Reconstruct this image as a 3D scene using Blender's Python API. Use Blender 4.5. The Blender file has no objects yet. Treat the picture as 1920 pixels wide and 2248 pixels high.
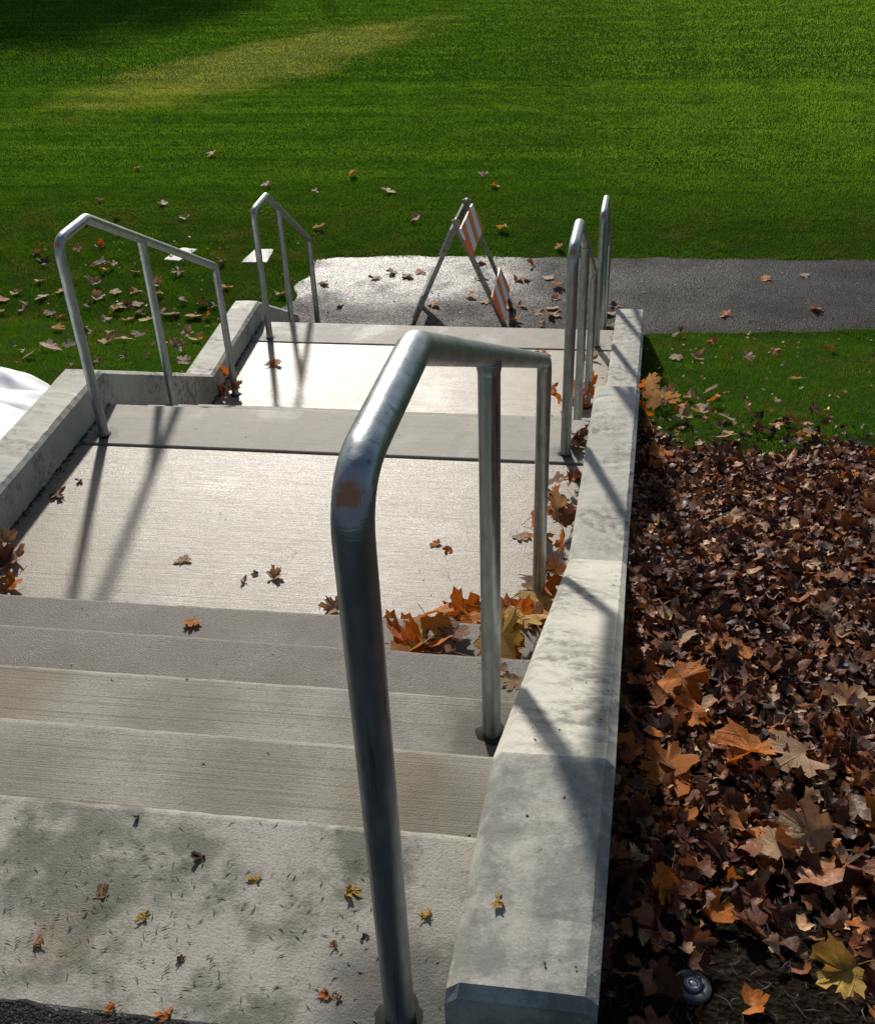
import bpy, bmesh, math, random
import numpy as np
from mathutils import Vector, Matrix

S = bpy.context.scene
COL = S.collection
rng = np.random.default_rng(7)
random.seed(7)

# ------------------------------------------------------------------ camera
cam_data = bpy.data.cameras.new('camera')
cam = bpy.data.objects.new('camera', cam_data)
COL.objects.link(cam)
S.camera = cam
yaw, pit, rol = 0.1550, -0.5706, -0.0402
fh = Vector((-math.sin(yaw), math.cos(yaw), 0)); rh = Vector((math.cos(yaw), math.sin(yaw), 0)); zz = Vector((0, 0, 1))
fw = fh * math.cos(pit) + zz * math.sin(pit)
up = -fh * math.sin(pit) + zz * math.cos(pit)
r2 = rh * math.cos(rol) + up * math.sin(rol)
u2 = -rh * math.sin(rol) + up * math.cos(rol)
mw = Matrix.Identity(4)
for i in range(3):
    mw[i][0], mw[i][1], mw[i][2] = r2[i], u2[i], -fw[i]
mw[0][3], mw[1][3], mw[2][3] = 0.0, -1.0813, 1.4091
cam.matrix_world = mw
cam_data.sensor_fit = 'HORIZONTAL'
cam_data.sensor_width = 36
cam_data.lens = 36 * 2205.17 / 1920
cam_data.shift_x = 0.0005
cam_data.shift_y = -78.9 / 1920
cam_data.clip_start = 0.02
cam_data.clip_end = 2000

# ------------------------------------------------------------------ sky, sun, exposure
SUN_EL, SUN_AZ = math.radians(29.3), math.radians(-17.8)
W = bpy.data.worlds.new('World'); S.world = W; W.use_nodes = True
wn = W.node_tree
sky = wn.nodes.new('ShaderNodeTexSky'); sky.sky_type = 'NISHITA'; sky.sun_disc = False
sky.sun_elevation = SUN_EL; sky.sun_rotation = SUN_AZ % (2 * math.pi)
sky.air_density = 1.0; sky.dust_density = 1.5; sky.ozone_density = 1.0
wn.links.new(sky.outputs[0], wn.nodes['Background'].inputs[0])
wn.nodes['Background'].inputs[1].default_value = 0.084
sd = Vector((math.sin(SUN_AZ) * math.cos(SUN_EL), math.cos(SUN_AZ) * math.cos(SUN_EL), math.sin(SUN_EL)))
sl = bpy.data.lights.new('sun', 'SUN'); sl.energy = 5.0; sl.angle = math.radians(2.6); sl.color = (1.0, 0.945, 0.85)
so = bpy.data.objects.new('sun', sl); COL.objects.link(so); so.rotation_euler = sd.to_track_quat('Z', 'Y').to_euler()
so.location = sd * 30
S.view_settings.view_transform = 'Standard'; S.view_settings.look = 'None'
S.view_settings.gamma = 1.0; S.view_settings.use_curve_mapping = False
S.view_settings.exposure = 0.08
S.render.engine = 'CYCLES'
S.cycles.use_denoising = True
S.cycles.max_bounces = 6; S.cycles.diffuse_bounces = 3; S.cycles.glossy_bounces = 3
S.cycles.transmission_bounces = 4; S.cycles.caustics_reflective = False; S.cycles.caustics_refractive = False

# ------------------------------------------------------------------ dimensions of the place (metres)
RI, TR = 0.165, 0.321                       # riser, tread of the upper flight
Z1 = -5 * RI; J1 = 2.494; U0 = 2.868        # middle landing, its joint, nosing of middle flight
R2, T2 = 0.1765, 0.3254
Z2 = Z1 - 4 * R2; J2 = 5.060; V0 = 5.400
R3, T3 = 0.1663, 0.3250
ZP = Z2 - 3 * R3                            # asphalt path and playing field
Y_BACK = -0.365                             # near edge of the top landing
WALL_W = 0.193
def wall_r(y): return -0.1019 + 0.0694 * y  # inner face of the wall on the right
def wall_l(y): return -2.0955 - 0.0285 * y
def rail_r(y): return -0.183 + 0.0635 * y
def rail_l(y): return -2.036 - 0.0145 * y
def zg(y):                                  # grassy bank beside the stairs
    y = np.asarray(y, float)
    t = np.clip((y - 6.0) / 0.9, 0, 1)
    a = -0.2 - 0.2652 * (y + 0.5)
    return np.maximum(np.where(y < 6.4, a, ZP), ZP - 0.012 * np.clip(y - 6.4, 0, 1) * 0)

# ------------------------------------------------------------------ helpers
def mesh_obj(name, verts, faces, mat, parent=None, smooth=False):
    me = bpy.data.meshes.new(name)
    me.from_pydata([tuple(v) for v in verts], [], faces)
    if mat: me.materials.append(mat)
    if smooth: me.polygons.foreach_set('use_smooth', [True] * len(me.polygons))
    me.update()
    o = bpy.data.objects.new(name, me); COL.objects.link(o)
    if parent: o.parent = parent
    return o
def np_mesh(name, V, F, mat):               # V (n,3), F (m,3) triangles
    me = bpy.data.meshes.new(name)
    me.vertices.add(len(V)); me.vertices.foreach_set('co', np.ascontiguousarray(V, np.float32).ravel())
    me.loops.add(F.size); me.loops.foreach_set('vertex_index', np.ascontiguousarray(F, np.int32).ravel())
    k = F.shape[1]
    me.polygons.add(len(F)); me.polygons.foreach_set('loop_start', np.arange(0, F.size, k, dtype=np.int32))
    me.update(calc_edges=True); me.validate()
    if mat: me.materials.append(mat)
    return me
def link(name, me, parent=None):
    o = bpy.data.objects.new(name, me); COL.objects.link(o)
    if parent: o.parent = parent
    return o
def tag(o, label=None, cat=None, group=None, kind=None):
    if label: o['label'] = label
    if cat: o['category'] = cat
    if group: o['group'] = group
    if kind: o['kind'] = kind
    return o
def empty(name, loc=(0, 0, 0)):
    o = bpy.data.objects.new(name, None); COL.objects.link(o); o.location = loc; o.empty_display_size = 0.1
    return o
def box(x0, x1, y0, y1, z0, z1):
    v = [(x, y, z) for z in (z0, z1) for y in (y0, y1) for x in (x0, x1)]
    f = [(0, 2, 3, 1), (4, 5, 7, 6), (0, 1, 5, 4), (2, 6, 7, 3), (0, 4, 6, 2), (1, 3, 7, 5)]
    return v, f
def tube(pts, rad, seg=20, caps=True):      # swept circle along a polyline
    pts = [Vector(p) for p in pts]; n = len(pts); V = []; F = []
    ref = Vector((1, 0, 0)); prev = None
    for i, p in enumerate(pts):
        t = (pts[min(i + 1, n - 1)] - pts[max(i - 1, 0)]).normalized()
        a = ref - t * ref.dot(t)
        if a.length < 1e-3: a = Vector((0, 1, 0)) - t * t.y
        a.normalize(); b = t.cross(a)
        r = rad[i] if hasattr(rad, '__len__') else rad
        for k in range(seg):
            th = 2 * math.pi * k / seg
            V.append(p + a * (r * math.cos(th)) + b * (r * math.sin(th)))
    for i in range(n - 1):
        for k in range(seg):
            k2 = (k + 1) % seg
            F.append((i * seg + k, i * seg + k2, (i + 1) * seg + k2, (i + 1) * seg + k))
    if caps:
        F.append(tuple(reversed(range(seg)))); F.append(tuple(range((n - 1) * seg, n * seg)))
    return V, F
def rounded(pts, rad, seg=9):               # polyline with arcs at its inner corners
    pts = [Vector(p) for p in pts]; out = [pts[0]]
    for i in range(1, len(pts) - 1):
        a, b, c = pts[i - 1], pts[i], pts[i + 1]
        d1, d2 = (a - b).normalized(), (c - b).normalized()
        ang = d1.angle(d2); tl = min(rad / math.tan(ang / 2), 0.45 * (a - b).length, 0.45 * (c - b).length)
        p1, p2 = b + d1 * tl, b + d2 * tl
        for k in range(seg + 1):
            t = k / seg
            out.append((1 - t) ** 2 * p1 + 2 * t * (1 - t) * b + t * t * p2)
    out.append(pts[-1]); return out

# ------------------------------------------------------------------ materials
class NT:
    def __init__(s, name):
        s.m = bpy.data.materials.new(name); s.m.use_nodes = True
        s.t = s.m.node_tree; s.b = s.t.nodes['Principled BSDF']; s.out = s.t.nodes['Material Output']
        s.pos = s.t.nodes.new('ShaderNodeNewGeometry').outputs['Position']
    def n(s, typ, **kw):
        nd = s.t.nodes.new(typ)
        for k, v in kw.items(): setattr(nd, k, v)
        return nd
    def l(s, a, b): s.t.links.new(a, b)
    def val(s, x, sock):
        if hasattr(x, 'is_linked') or isinstance(x, bpy.types.NodeSocket): s.l(x, sock)
        else: sock.default_value = x
    def scaled(s, vec, sc, loc=(0, 0, 0), rot=(0, 0, 0)):
        mp = s.n('ShaderNodeMapping'); s.l(vec, mp.inputs[0])
        mp.inputs['Scale'].default_value = sc if hasattr(sc, '__len__') else (sc,) * 3
        mp.inputs['Location'].default_value = loc; mp.inputs['Rotation'].default_value = rot
        return mp.outputs[0]
    def noise(s, vec, scale, detail=4, rough=0.55, dist=0.0):
        nd = s.n('ShaderNodeTexNoise'); s.l(vec, nd.inputs['Vector'])
        nd.inputs['Scale'].default_value = scale; nd.inputs['Detail'].default_value = detail
        nd.inputs['Roughness'].default_value = rough; nd.inputs['Distortion'].default_value = dist
        return nd.outputs['Fac']
    def vor(s, vec, scale, feature='F1'):
        nd = s.n('ShaderNodeTexVoronoi'); nd.feature = feature; s.l(vec, nd.inputs['Vector']); nd.inputs['Scale'].default_value = scale
        return nd.outputs['Distance']
    def ramp(s, fac, a, b, va=0.0, vb=1.0):
        nd = s.n('ShaderNodeMapRange'); nd.interpolation_type = 'SMOOTHSTEP'
        s.val(fac, nd.inputs[0])
        for i, v in zip((1, 2, 3, 4), (a, b, va, vb)): nd.inputs[i].default_value = v
        return nd.outputs[0]
    def math(s, op, a, b=None, clamp=False):
        nd = s.n('ShaderNodeMath', operation=op, use_clamp=clamp); s.val(a, nd.inputs[0])
        if b is not None: s.val(b, nd.inputs[1])
        return nd.outputs[0]
    def mix(s, fac, a, b, blend='MIX'):
        nd = s.n('ShaderNodeMix', data_type='RGBA', blend_type=blend); s.val(fac, nd.inputs[0])
        for x, k in ((a, 6), (b, 7)):
            if isinstance(x, (tuple, list)): nd.inputs[k].default_value = tuple(x)[:3] + (1,)
            else: s.l(x, nd.inputs[k])
        return nd.outputs[2]
    def xyz(s, vec):
        nd = s.n('ShaderNodeSeparateXYZ'); s.l(vec, nd.inputs[0]); return nd.outputs
    def bump(s, h, strength, dist, normal=None):
        nd = s.n('ShaderNodeBump'); s.val(h, nd.inputs['Height']); nd.inputs['Strength'].default_value = strength
        nd.inputs['Distance'].default_value = dist
        if normal: s.l(normal, nd.inputs['Normal'])
        return nd.outputs[0]
    def fin(s, col, rough=0.6, normal=None, metal=0.0, spec=0.5):
        s.val(col if not isinstance(col, tuple) else col[:3] + (1,), s.b.inputs['Base Color']); s.val(rough, s.b.inputs['Roughness'])
        s.b.inputs['Metallic'].default_value = metal; s.val(spec, s.b.inputs['Specular IOR Level'])
        if normal: s.l(normal, s.b.inputs['Normal'])
        return s.m
    def dist_to(s, p):                       # distance from a point in the place
        nd = s.n('ShaderNodeVectorMath', operation='DISTANCE'); s.l(s.pos, nd.inputs[0]); nd.inputs[1].default_value = p
        return nd.outputs['Value']

def concrete(name, base, dark, broom=1.0, grime_shade=None, rough=(0.38, 0.6), wet=0.35, moss=0.0, stains=(), speck=1.0, spec=0.5, grit=1.0, blotch=0.0):
    k = NT(name); p = k.pos
    big = k.noise(p, 1.7, 5, 0.6); med = k.noise(p, 11, 6, 0.66); fine = k.noise(p, 220, 3, 0.7)
    col = k.mix(k.ramp(big, 0.35, 0.68), base, tuple(c * 0.86 for c in base))
    col = k.mix(k.math('MULTIPLY', k.ramp(med, 0.42, 0.72), 0.55), col, tuple(b * 0.55 + d * 0.45 for b, d in zip(base, dark)))
    col = k.mix(k.math('MULTIPLY', k.ramp(fine, 0.5, 0.72), 0.6 * speck, True), col, dark); col = k.mix(k.math('MULTIPLY', k.ramp(fine, 0.45, 0.25), 0.3), col, tuple(min(1, c * 1.45) for c in base))
    w = k.noise(p, 3.1, 6, 0.62)
    wetm = k.ramp(w, 0.52, 0.66)
    col = k.mix(k.math('MULTIPLY', wetm, wet), col, dark)
    if blotch:
        b1 = k.ramp(k.noise(p, 26, 7, 0.75), 0.42, 0.62); b2 = k.ramp(k.noise(p, 3.3, 3, 0.5), 0.40, 0.62)
        sp = k.ramp(k.vor(p, 60), 0.14, 0.03); hole = k.ramp(k.vor(k.scaled(p, 1, (7, 3, 2)), 34), 0.085, 0.05); col = k.mix(k.math('MULTIPLY', hole, k.ramp(k.noise(p, 2.2, 2), 0.45, 0.6)), col, (0.07, 0.068, 0.06))
        col = k.mix(k.math('MULTIPLY', k.math('MULTIPLY', b1, b2), blotch), col, tuple(d * 0.9 for d in dark))
        col = k.mix(k.math('MULTIPLY', sp, 0.25), col, (0.75, 0.74, 0.68))
    if grime_shade:  # dimmer light on the flat near wall top painted in, with moss stains
        Yc = k.xyz(p)[1]; ed = k.math('ADD', Yc, k.math('MULTIPLY', k.math('SUBTRACT', k.noise(p, 30, 3), 0.5), 0.03)); gm = k.ramp(ed, grime_shade + 0.006, grime_shade - 0.012)
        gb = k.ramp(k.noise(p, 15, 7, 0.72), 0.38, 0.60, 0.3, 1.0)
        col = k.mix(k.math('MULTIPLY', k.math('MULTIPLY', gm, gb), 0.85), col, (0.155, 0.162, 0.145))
    if moss:
        mm = k.math('MULTIPLY', k.ramp(k.noise(k.scaled(p, 1, (0.4, 0.9, 0)), 3.4, 7, 0.68), 0.44, 0.58), moss)
        col = k.mix(mm, col, (0.100, 0.103, 0.076)); dk2 = k.math('MULTIPLY', k.ramp(k.noise(k.scaled(p, 1, (2.1, 0.3, 0)), 17, 6, 0.7), 0.55, 0.64), k.math('MULTIPLY', mm, 0.8)); col = k.mix(dk2, col, (0.045, 0.05, 0.034))
        tan = k.math('MULTIPLY', k.ramp(k.noise(k.scaled(p, 1, (5, 3, 1)), 5, 4), 0.58, 0.7), moss * 0.5)
        col = k.mix(tan, col, (0.23, 0.17, 0.10))
    for (x, y, z, r, c, amt) in stains:
        dn = k.math('ADD', k.dist_to((x, y, z)), k.math('MULTIPLY', k.math('SUBTRACT', k.noise(p, 22, 3), 0.5), r * 0.9))
        col = k.mix(k.math('MULTIPLY', k.ramp(dn, r * 1.15, r * 0.35), amt), col, c)
    br = k.noise(k.scaled(p, (3, 300, 300)), 1, 3, 0.6)
    lines = k.noise(k.scaled(p, (0.9, 140, 1)), 1, 3, 0.6)
    col = k.mix(k.math('MULTIPLY', k.ramp(lines, 0.56, 0.70), 0.42 * broom, True), col, tuple(d * 0.8 for d in dark))
    h = k.math('ADD', k.math('MULTIPLY', br, 0.7 * broom), k.math('MULTIPLY', fine, 0.9 * grit))
    nrm = k.bump(h, 0.55, 0.0022)
    nrm = k.bump(med, 0.15, 0.01, nrm)
    rg = k.math('ADD', k.ramp(w, 0.5, 0.66, rough[1], rough[0]), k.math('MULTIPLY', k.math('SUBTRACT', fine, 0.5), 0.25))
    return k.fin(col, rg, nrm, spec=spec)
DK = (0.10, 0.095, 0.085)
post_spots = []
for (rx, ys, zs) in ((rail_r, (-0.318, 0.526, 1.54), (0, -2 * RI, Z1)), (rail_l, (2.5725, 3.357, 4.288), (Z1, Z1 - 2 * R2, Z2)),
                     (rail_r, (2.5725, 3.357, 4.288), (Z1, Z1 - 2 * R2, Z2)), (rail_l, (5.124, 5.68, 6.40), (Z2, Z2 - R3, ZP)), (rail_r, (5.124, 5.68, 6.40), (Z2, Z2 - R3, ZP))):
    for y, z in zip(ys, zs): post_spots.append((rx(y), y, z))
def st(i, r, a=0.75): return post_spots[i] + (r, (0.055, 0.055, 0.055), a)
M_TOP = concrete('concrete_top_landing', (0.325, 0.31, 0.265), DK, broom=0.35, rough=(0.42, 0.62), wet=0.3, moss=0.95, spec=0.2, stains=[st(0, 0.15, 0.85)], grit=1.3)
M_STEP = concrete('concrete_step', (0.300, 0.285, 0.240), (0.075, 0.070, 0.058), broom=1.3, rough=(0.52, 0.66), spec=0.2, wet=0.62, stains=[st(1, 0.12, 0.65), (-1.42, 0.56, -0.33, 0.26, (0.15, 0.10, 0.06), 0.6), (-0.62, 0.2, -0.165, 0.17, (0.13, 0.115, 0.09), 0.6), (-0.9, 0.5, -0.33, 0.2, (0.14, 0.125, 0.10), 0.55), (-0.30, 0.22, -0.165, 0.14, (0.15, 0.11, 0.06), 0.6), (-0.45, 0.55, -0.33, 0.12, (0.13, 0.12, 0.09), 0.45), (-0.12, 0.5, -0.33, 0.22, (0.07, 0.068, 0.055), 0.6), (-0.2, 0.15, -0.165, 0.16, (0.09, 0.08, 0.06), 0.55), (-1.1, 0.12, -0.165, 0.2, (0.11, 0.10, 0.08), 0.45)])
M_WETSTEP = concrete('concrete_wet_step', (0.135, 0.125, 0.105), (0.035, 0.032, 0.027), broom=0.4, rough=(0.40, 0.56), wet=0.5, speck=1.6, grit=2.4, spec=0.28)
M_LAND = concrete('concrete_landing', (0.245, 0.210, 0.158), DK, broom=1.5, rough=(0.31, 0.37), wet=0.16, speck=0.7, stains=[st(2, 0.1), st(3, 0.07), st(6, 0.07)], spec=0.29, grit=1.2)
M_LAND2 = concrete('concrete_lower_landing', (0.30, 0.257, 0.192), DK, broom=1.4, rough=(0.34, 0.42), wet=0.15, speck=0.5, stains=[st(9, 0.06), st(12, 0.06)], spec=0.25, grit=0.8)
M_EDGE = concrete('concrete_edge_strip', (0.29, 0.268, 0.220), DK, broom=0.9, rough=(0.55, 0.66), wet=0.3, spec=0.3, speck=1.2, stains=[st(3, 0.075), st(6, 0.08), st(9, 0.07), st(12, 0.07)])
M_WALL = concrete('concrete_wall', (0.46, 0.445, 0.378), (0.16, 0.16, 0.14), broom=0.0, grime_shade=0.022, rough=(0.55, 0.75), wet=0.5, speck=0.7, grit=0.6, blotch=1.0, spec=0.35)
def plain(name, c, rough=0.6, metal=0.0, spec=0.5, var=0.3, sc=30):
    k = NT(name); f = k.noise(k.pos, sc, 4)
    return k.fin(k.mix(k.ramp(f, 0.35, 0.7), c, tuple(x * (1 - var) for x in c)), rough, None, metal, spec)
M_JOINT = plain('joint_filler', (0.02, 0.02, 0.022), 0.7)
M_GROUT = plain('wet_grout', (0.030, 0.030, 0.029), 0.75, spec=0.1, sc=80)

def galvanised():
    k = NT('galvanised_steel'); tc = k.n('ShaderNodeTexCoord'); ob = tc.outputs['Object']
    sp = k.vor(k.scaled(ob, (1, 1, 0.45)), 55); st_ = k.noise(k.scaled(ob, (90, 90, 3)), 1, 3); bl = k.noise(ob, 9, 4)
    col = k.mix(k.ramp(sp, 0.1, 0.75), (0.40, 0.435, 0.445), (0.31, 0.345, 0.355))
    col = k.mix(k.math('MULTIPLY', k.ramp(bl, 0.5, 0.7), 0.5), col, (0.21, 0.24, 0.25))
    col = k.mix(k.math('MULTIPLY', k.ramp(st_, 0.58, 0.72), 0.75), col, (0.10, 0.11, 0.11)); ds = k.noise(k.scaled(ob, (40, 40, 260)), 1, 3); col = k.mix(k.math('MULTIPLY', k.ramp(ds, 0.66, 0.72), 0.5), col, (0.55, 0.57, 0.56))
    d = k.n('ShaderNodeVectorMath', operation='DISTANCE'); k.l(ob, d.inputs[0]); d.inputs[1].default_value = (0, -0.010, 0.893)
    rd = k.math('ADD', d.outputs['Value'], k.math('MULTIPLY', k.math('SUBTRACT', k.noise(ob, 70, 4, 0.6), 0.5), 0.035))
    halo = k.ramp(rd, 0.034, 0.020); core = k.ramp(rd, 0.019, 0.011)
    col = k.mix(k.math('MULTIPLY', halo, 0.6), col, (0.40, 0.31, 0.285)); col = k.mix(k.math('MULTIPLY', core, 0.9), col, (0.42, 0.17, 0.055))
    rg = k.math('ADD', k.ramp(bl, 0.3, 0.7, 0.34, 0.46), k.math('MULTIPLY', halo, 0.25))
    k.fin(col, rg, k.bump(k.math('ADD', sp, k.math('MULTIPLY', ds, 1.5)), 0.10, 0.003), 0.0, 0.5)
    k.val(k.math('SUBTRACT', 0.86, k.math('MULTIPLY', halo, 0.7)), k.b.inputs['Metallic'])
    return k.m
M_GALV = galvanised()

# ================================================================== ground, path
def hnoise(x, y):
    return 0.5 * np.sin(2.1 * x + 1.3 * np.sin(1.7 * y)) + 0.35 * np.sin(3.7 * y + 2.2 * np.sin(2.9 * x)) + 0.25 * np.sin(7.3 * x + 5.1 * y)
def gz(x, y):
    """height of the open ground at (x, y)"""
    b = np.where(np.asarray(y) < -0.5, -0.2, zg(np.maximum(y, -0.5)))
    bank = np.clip((6.6 - np.asarray(y)) / 1.5, 0, 1)
    return b + 0.016 * hnoise(x, y) * bank + 0.004 * hnoise(1.7 * x, 1.7 * y) * (1 - bank)
def path_near(x):
    x = np.asarray(x, float)
    return np.where(x < 0.2, 6.37, np.where(x < 2.4, 6.46 + 0.11 * (x - 0.92), 6.623 + 0.02 * (x - 2.4)))
def path_far(x): return 8.08 + 0.019 * (np.asarray(x, float) + 2.38)
def on_path(x, y, grow=0.0):
    return (x > -2.5 - grow) & (y > path_near(x) - grow) & (y < path_far(x) + grow)
ys = np.concatenate([[-60, -20, -8, -3], np.arange(-1.5, 12.01, 0.15), [13, 15, 18, 22, 28, 40, 70, 150, 400, 900]])
left_x = [-900, -300, -100, -50, -25, -15, -10, -8, -7] + list(np.arange(-6, -2.4, 0.3))
right_x = list(np.arange(0.3, 4.6, 0.3)) + [5, 6, 8, 12, 20, 40, 100, 300, 900]
V, F = [], []
ncol = 0
for y in ys:
    wl, wr = wall_l(min(y, 6.4)) - 0.1, wall_r(min(y, 6.4)) + 0.1
    lx = [min(x, wl - 0.02 * (len(left_x) - i)) for i, x in enumerate(left_x)]
    rx = [max(x, wr + 0.02 * (i + 1)) for i, x in enumerate(right_x)]
    row = lx + [wl, wl + 0.06, -1.2, wr - 0.06, wr] + rx
    ncol = len(row)
    for i, x in enumerate(row):
        z = float(gz(x, y))
        if len(lx) < i < len(lx) + 4 and -0.3 < y < 6.2: z = -3.0
        if len(lx) < i < len(lx) + 4 and y <= -0.3: z = -0.25
        if on_path(x, y, 0.0): z -= 0.006
        V.append((x, float(y), z))
for j in range(len(ys) - 1):
    for i in range(ncol - 1):
        a = j * ncol + i; F.append((a, a + 1, a + ncol + 1, a + ncol))
def worn(k, X, Y, p):                       # pale worn patch of the playing field
    n4 = k.noise(k.scaled(p, (0.25, 2.6, 1)), 1, 4, 0.6); dx = k.math('ADD', X, k.math('MULTIPLY', Y, -0.42))
    e = k.math('ADD', k.math('POWER', k.math('DIVIDE', k.math('SUBTRACT', dx, -13.4), 1.5), 2.0), k.math('POWER', k.math('DIVIDE', k.math('SUBTRACT', Y, 18.2), 3.6), 2.0))
    e = k.math('ADD', e, k.math('MULTIPLY', k.math('SUBTRACT', n4, 0.5), 2.6)); e = k.math('ADD', e, k.math('MULTIPLY', k.math('SUBTRACT', k.noise(p, 1.3, 4), 0.5), 1.6))
    return k.ramp(k.math('ADD', e, k.math('MULTIPLY', k.math('SUBTRACT', k.noise(k.scaled(p, (0.5, 1.4, 1), (2, 5, 0)), 1, 5, 0.65), 0.5), 3.5)), 2.0, 0.3)
k = NT('soil_under_grass'); p = k.pos; X, Y, Zc = k.xyz(p)
n1 = k.noise(p, 35, 6, 0.7); n2 = k.noise(p, 3, 5)
soil = k.mix(k.ramp(n1, 0.35, 0.7), (0.008, 0.0068, 0.005), (0.026, 0.0205, 0.014))
turf = k.mix(k.ramp(n1, 0.3, 0.7), (0.012, 0.034, 0.004), (0.030, 0.066, 0.008))
turf = k.mix(k.math('MULTIPLY', worn(k, X, Y, p), 0.7), turf, (0.11, 0.13, 0.03))
edge = k.math('ADD', Y, k.math('MULTIPLY', k.math('SUBTRACT', n2, 0.5), 1.2))
bed = k.math('MULTIPLY', k.ramp(edge, 3.7, 3.1), k.ramp(X, -0.4, -0.2))
M_SOIL = k.fin(k.mix(bed, turf, soil), 0.75, k.bump(k.math('ADD', n1, k.math('MULTIPLY', k.vor(p, 90), 0.5)), 0.9, 0.02), spec=0.0)
tag(mesh_obj('ground', V, F, M_SOIL, smooth=True), kind='structure')

def asphalt(name, base, rough, spec=0.3, wet=False, gs=1.0):
    k = NT(name); p = k.pos
    v = k.vor(p, 95 * gs); v2 = k.vor(k.scaled(p, 1, (3.3, 1.7, 0)), 48 * gs); n = k.noise(p, 1.6, 5, 0.6); f = k.noise(p, 300, 3)
    col = k.mix(k.ramp(v, 0.15, 0.6), tuple(c * 2.4 for c in base), tuple(c * .6 for c in base)); col = k.mix(k.math('MULTIPLY', k.ramp(v2, 0.2, 0.08), .7), col, tuple(c * 4 for c in base))
    col = k.mix(k.math('MULTIPLY', k.ramp(k.noise(p, 45, 2), 0.66, 0.72), 0.6), col, (0.30, 0.28, 0.25))
    col = k.mix(k.math('MULTIPLY', k.ramp(n, 0.45, 0.7), 0.5), col, tuple(c * 0.6 for c in base))
    h = k.math('ADD', k.math('MULTIPLY', v, -1.0), k.math('MULTIPLY', v2, -0.8))
    rg = k.ramp(n, 0.35, 0.65, rough[0], rough[1])
    if wet:
        wx = k.math('ADD', k.xyz(p)[0], k.math('MULTIPLY', k.math('SUBTRACT', k.noise(p, 1.1, 4), 0.5), 2.0)); wm = k.math('MULTIPLY', k.ramp(wx, 0.0, -1.6), k.ramp(k.math('ADD', k.xyz(p)[1], k.math('MULTIPLY', k.math('SUBTRACT', k.noise(p, 1.7, 4), 0.5), 1.2)), 6.75, 7.45, 0.1, 1.0))
        wm = k.math('MULTIPLY', wm, k.ramp(k.noise(k.scaled(p, 1, (4, 2, 0)), 2.4, 4), 0.30, 0.50, 0.35, 1.0))
        rg = k.math('SUBTRACT', k.math('ADD', rg, k.math('MULTIPLY', k.math('SUBTRACT', v2, 0.4), 0.35)), k.math('MULTIPLY', wm, 0.19)); spec = k.math('ADD', spec, k.math('MULTIPLY', wm, 0.95))
    return k.fin(col, rg, k.bump(h, 0.8, 0.006 / gs), spec=spec)
M_ASPH = asphalt('asphalt', (0.030, 0.029, 0.028), (0.52, 0.68), 0.08, True)
# path sheet with ragged edges
V, F = [], []
xs = np.concatenate([np.arange(-2.5, 5.0, 0.08), [5.5, 6.5, 8, 11, 16, 25, 45]]); NY = 14
for x in xs:
    wob = 0.02 * math.sin(9.1 * x) + 0.014 * math.sin(23.7 * x + 1)
    wob2 = 0.018 * math.sin(7.3 * x + 2) + 0.012 * math.sin(19.1 * x)
    y0, y1 = float(path_near(x)) + wob, float(path_far(x)) + wob2
    if x < 0.16: y0 = 6.0 if x > -2.27 else 6.55 - 0.2 * (x + 2.5)
    y1 -= max(0.0, -2.3 - x) * 0.5
    for j in range(NY + 1):
        t = j / NY
        xx = x + (0.05 * math.sin(11 * (y0 + t * (y1 - y0))) if x == xs[0] else 0)
        V.append((xx, y0 + t * (y1 - y0), ZP + 0.004 + 0.002 * math.sin(3 * x + 5 * t) - (0.006 if j in (0, NY) else 0)))
for i in range(len(xs) - 1):
    for j in range(NY):
        a = i * (NY + 1) + j; F.append((a, a + NY + 1, a + NY + 2, a + 1))
tag(mesh_obj('path', V, F, M_ASPH, smooth=True), kind='structure')
M_ASPH2 = asphalt('dark_old_asphalt', (0.014, 0.014, 0.0145), (0.6, 0.8), 0.06, gs=2.6)
V, F = [], []
xs = np.arange(-6, 0.12, 0.03)
for x in xs:
    V += [(x, -9, 0.003), (x, -0.5, 0.003), (x, Y_BACK - 0.004 + 0.005 * math.sin(31 * x) + 0.004 * math.sin(83 * x) + random.uniform(-.003, .003), 0.004), (x, Y_BACK + 0.006 + 0.005 * math.sin(31 * x) + 0.004 * math.sin(83 * x), -0.004)]
for i in range(len(xs) - 1):
    for j in range(3): F.append((i * 4 + j, i * 4 + 4 + j, i * 4 + 5 + j, i * 4 + 1 + j))
tag(mesh_obj('walkway', V, F, M_ASPH2, smooth=False), kind='structure')

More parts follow.
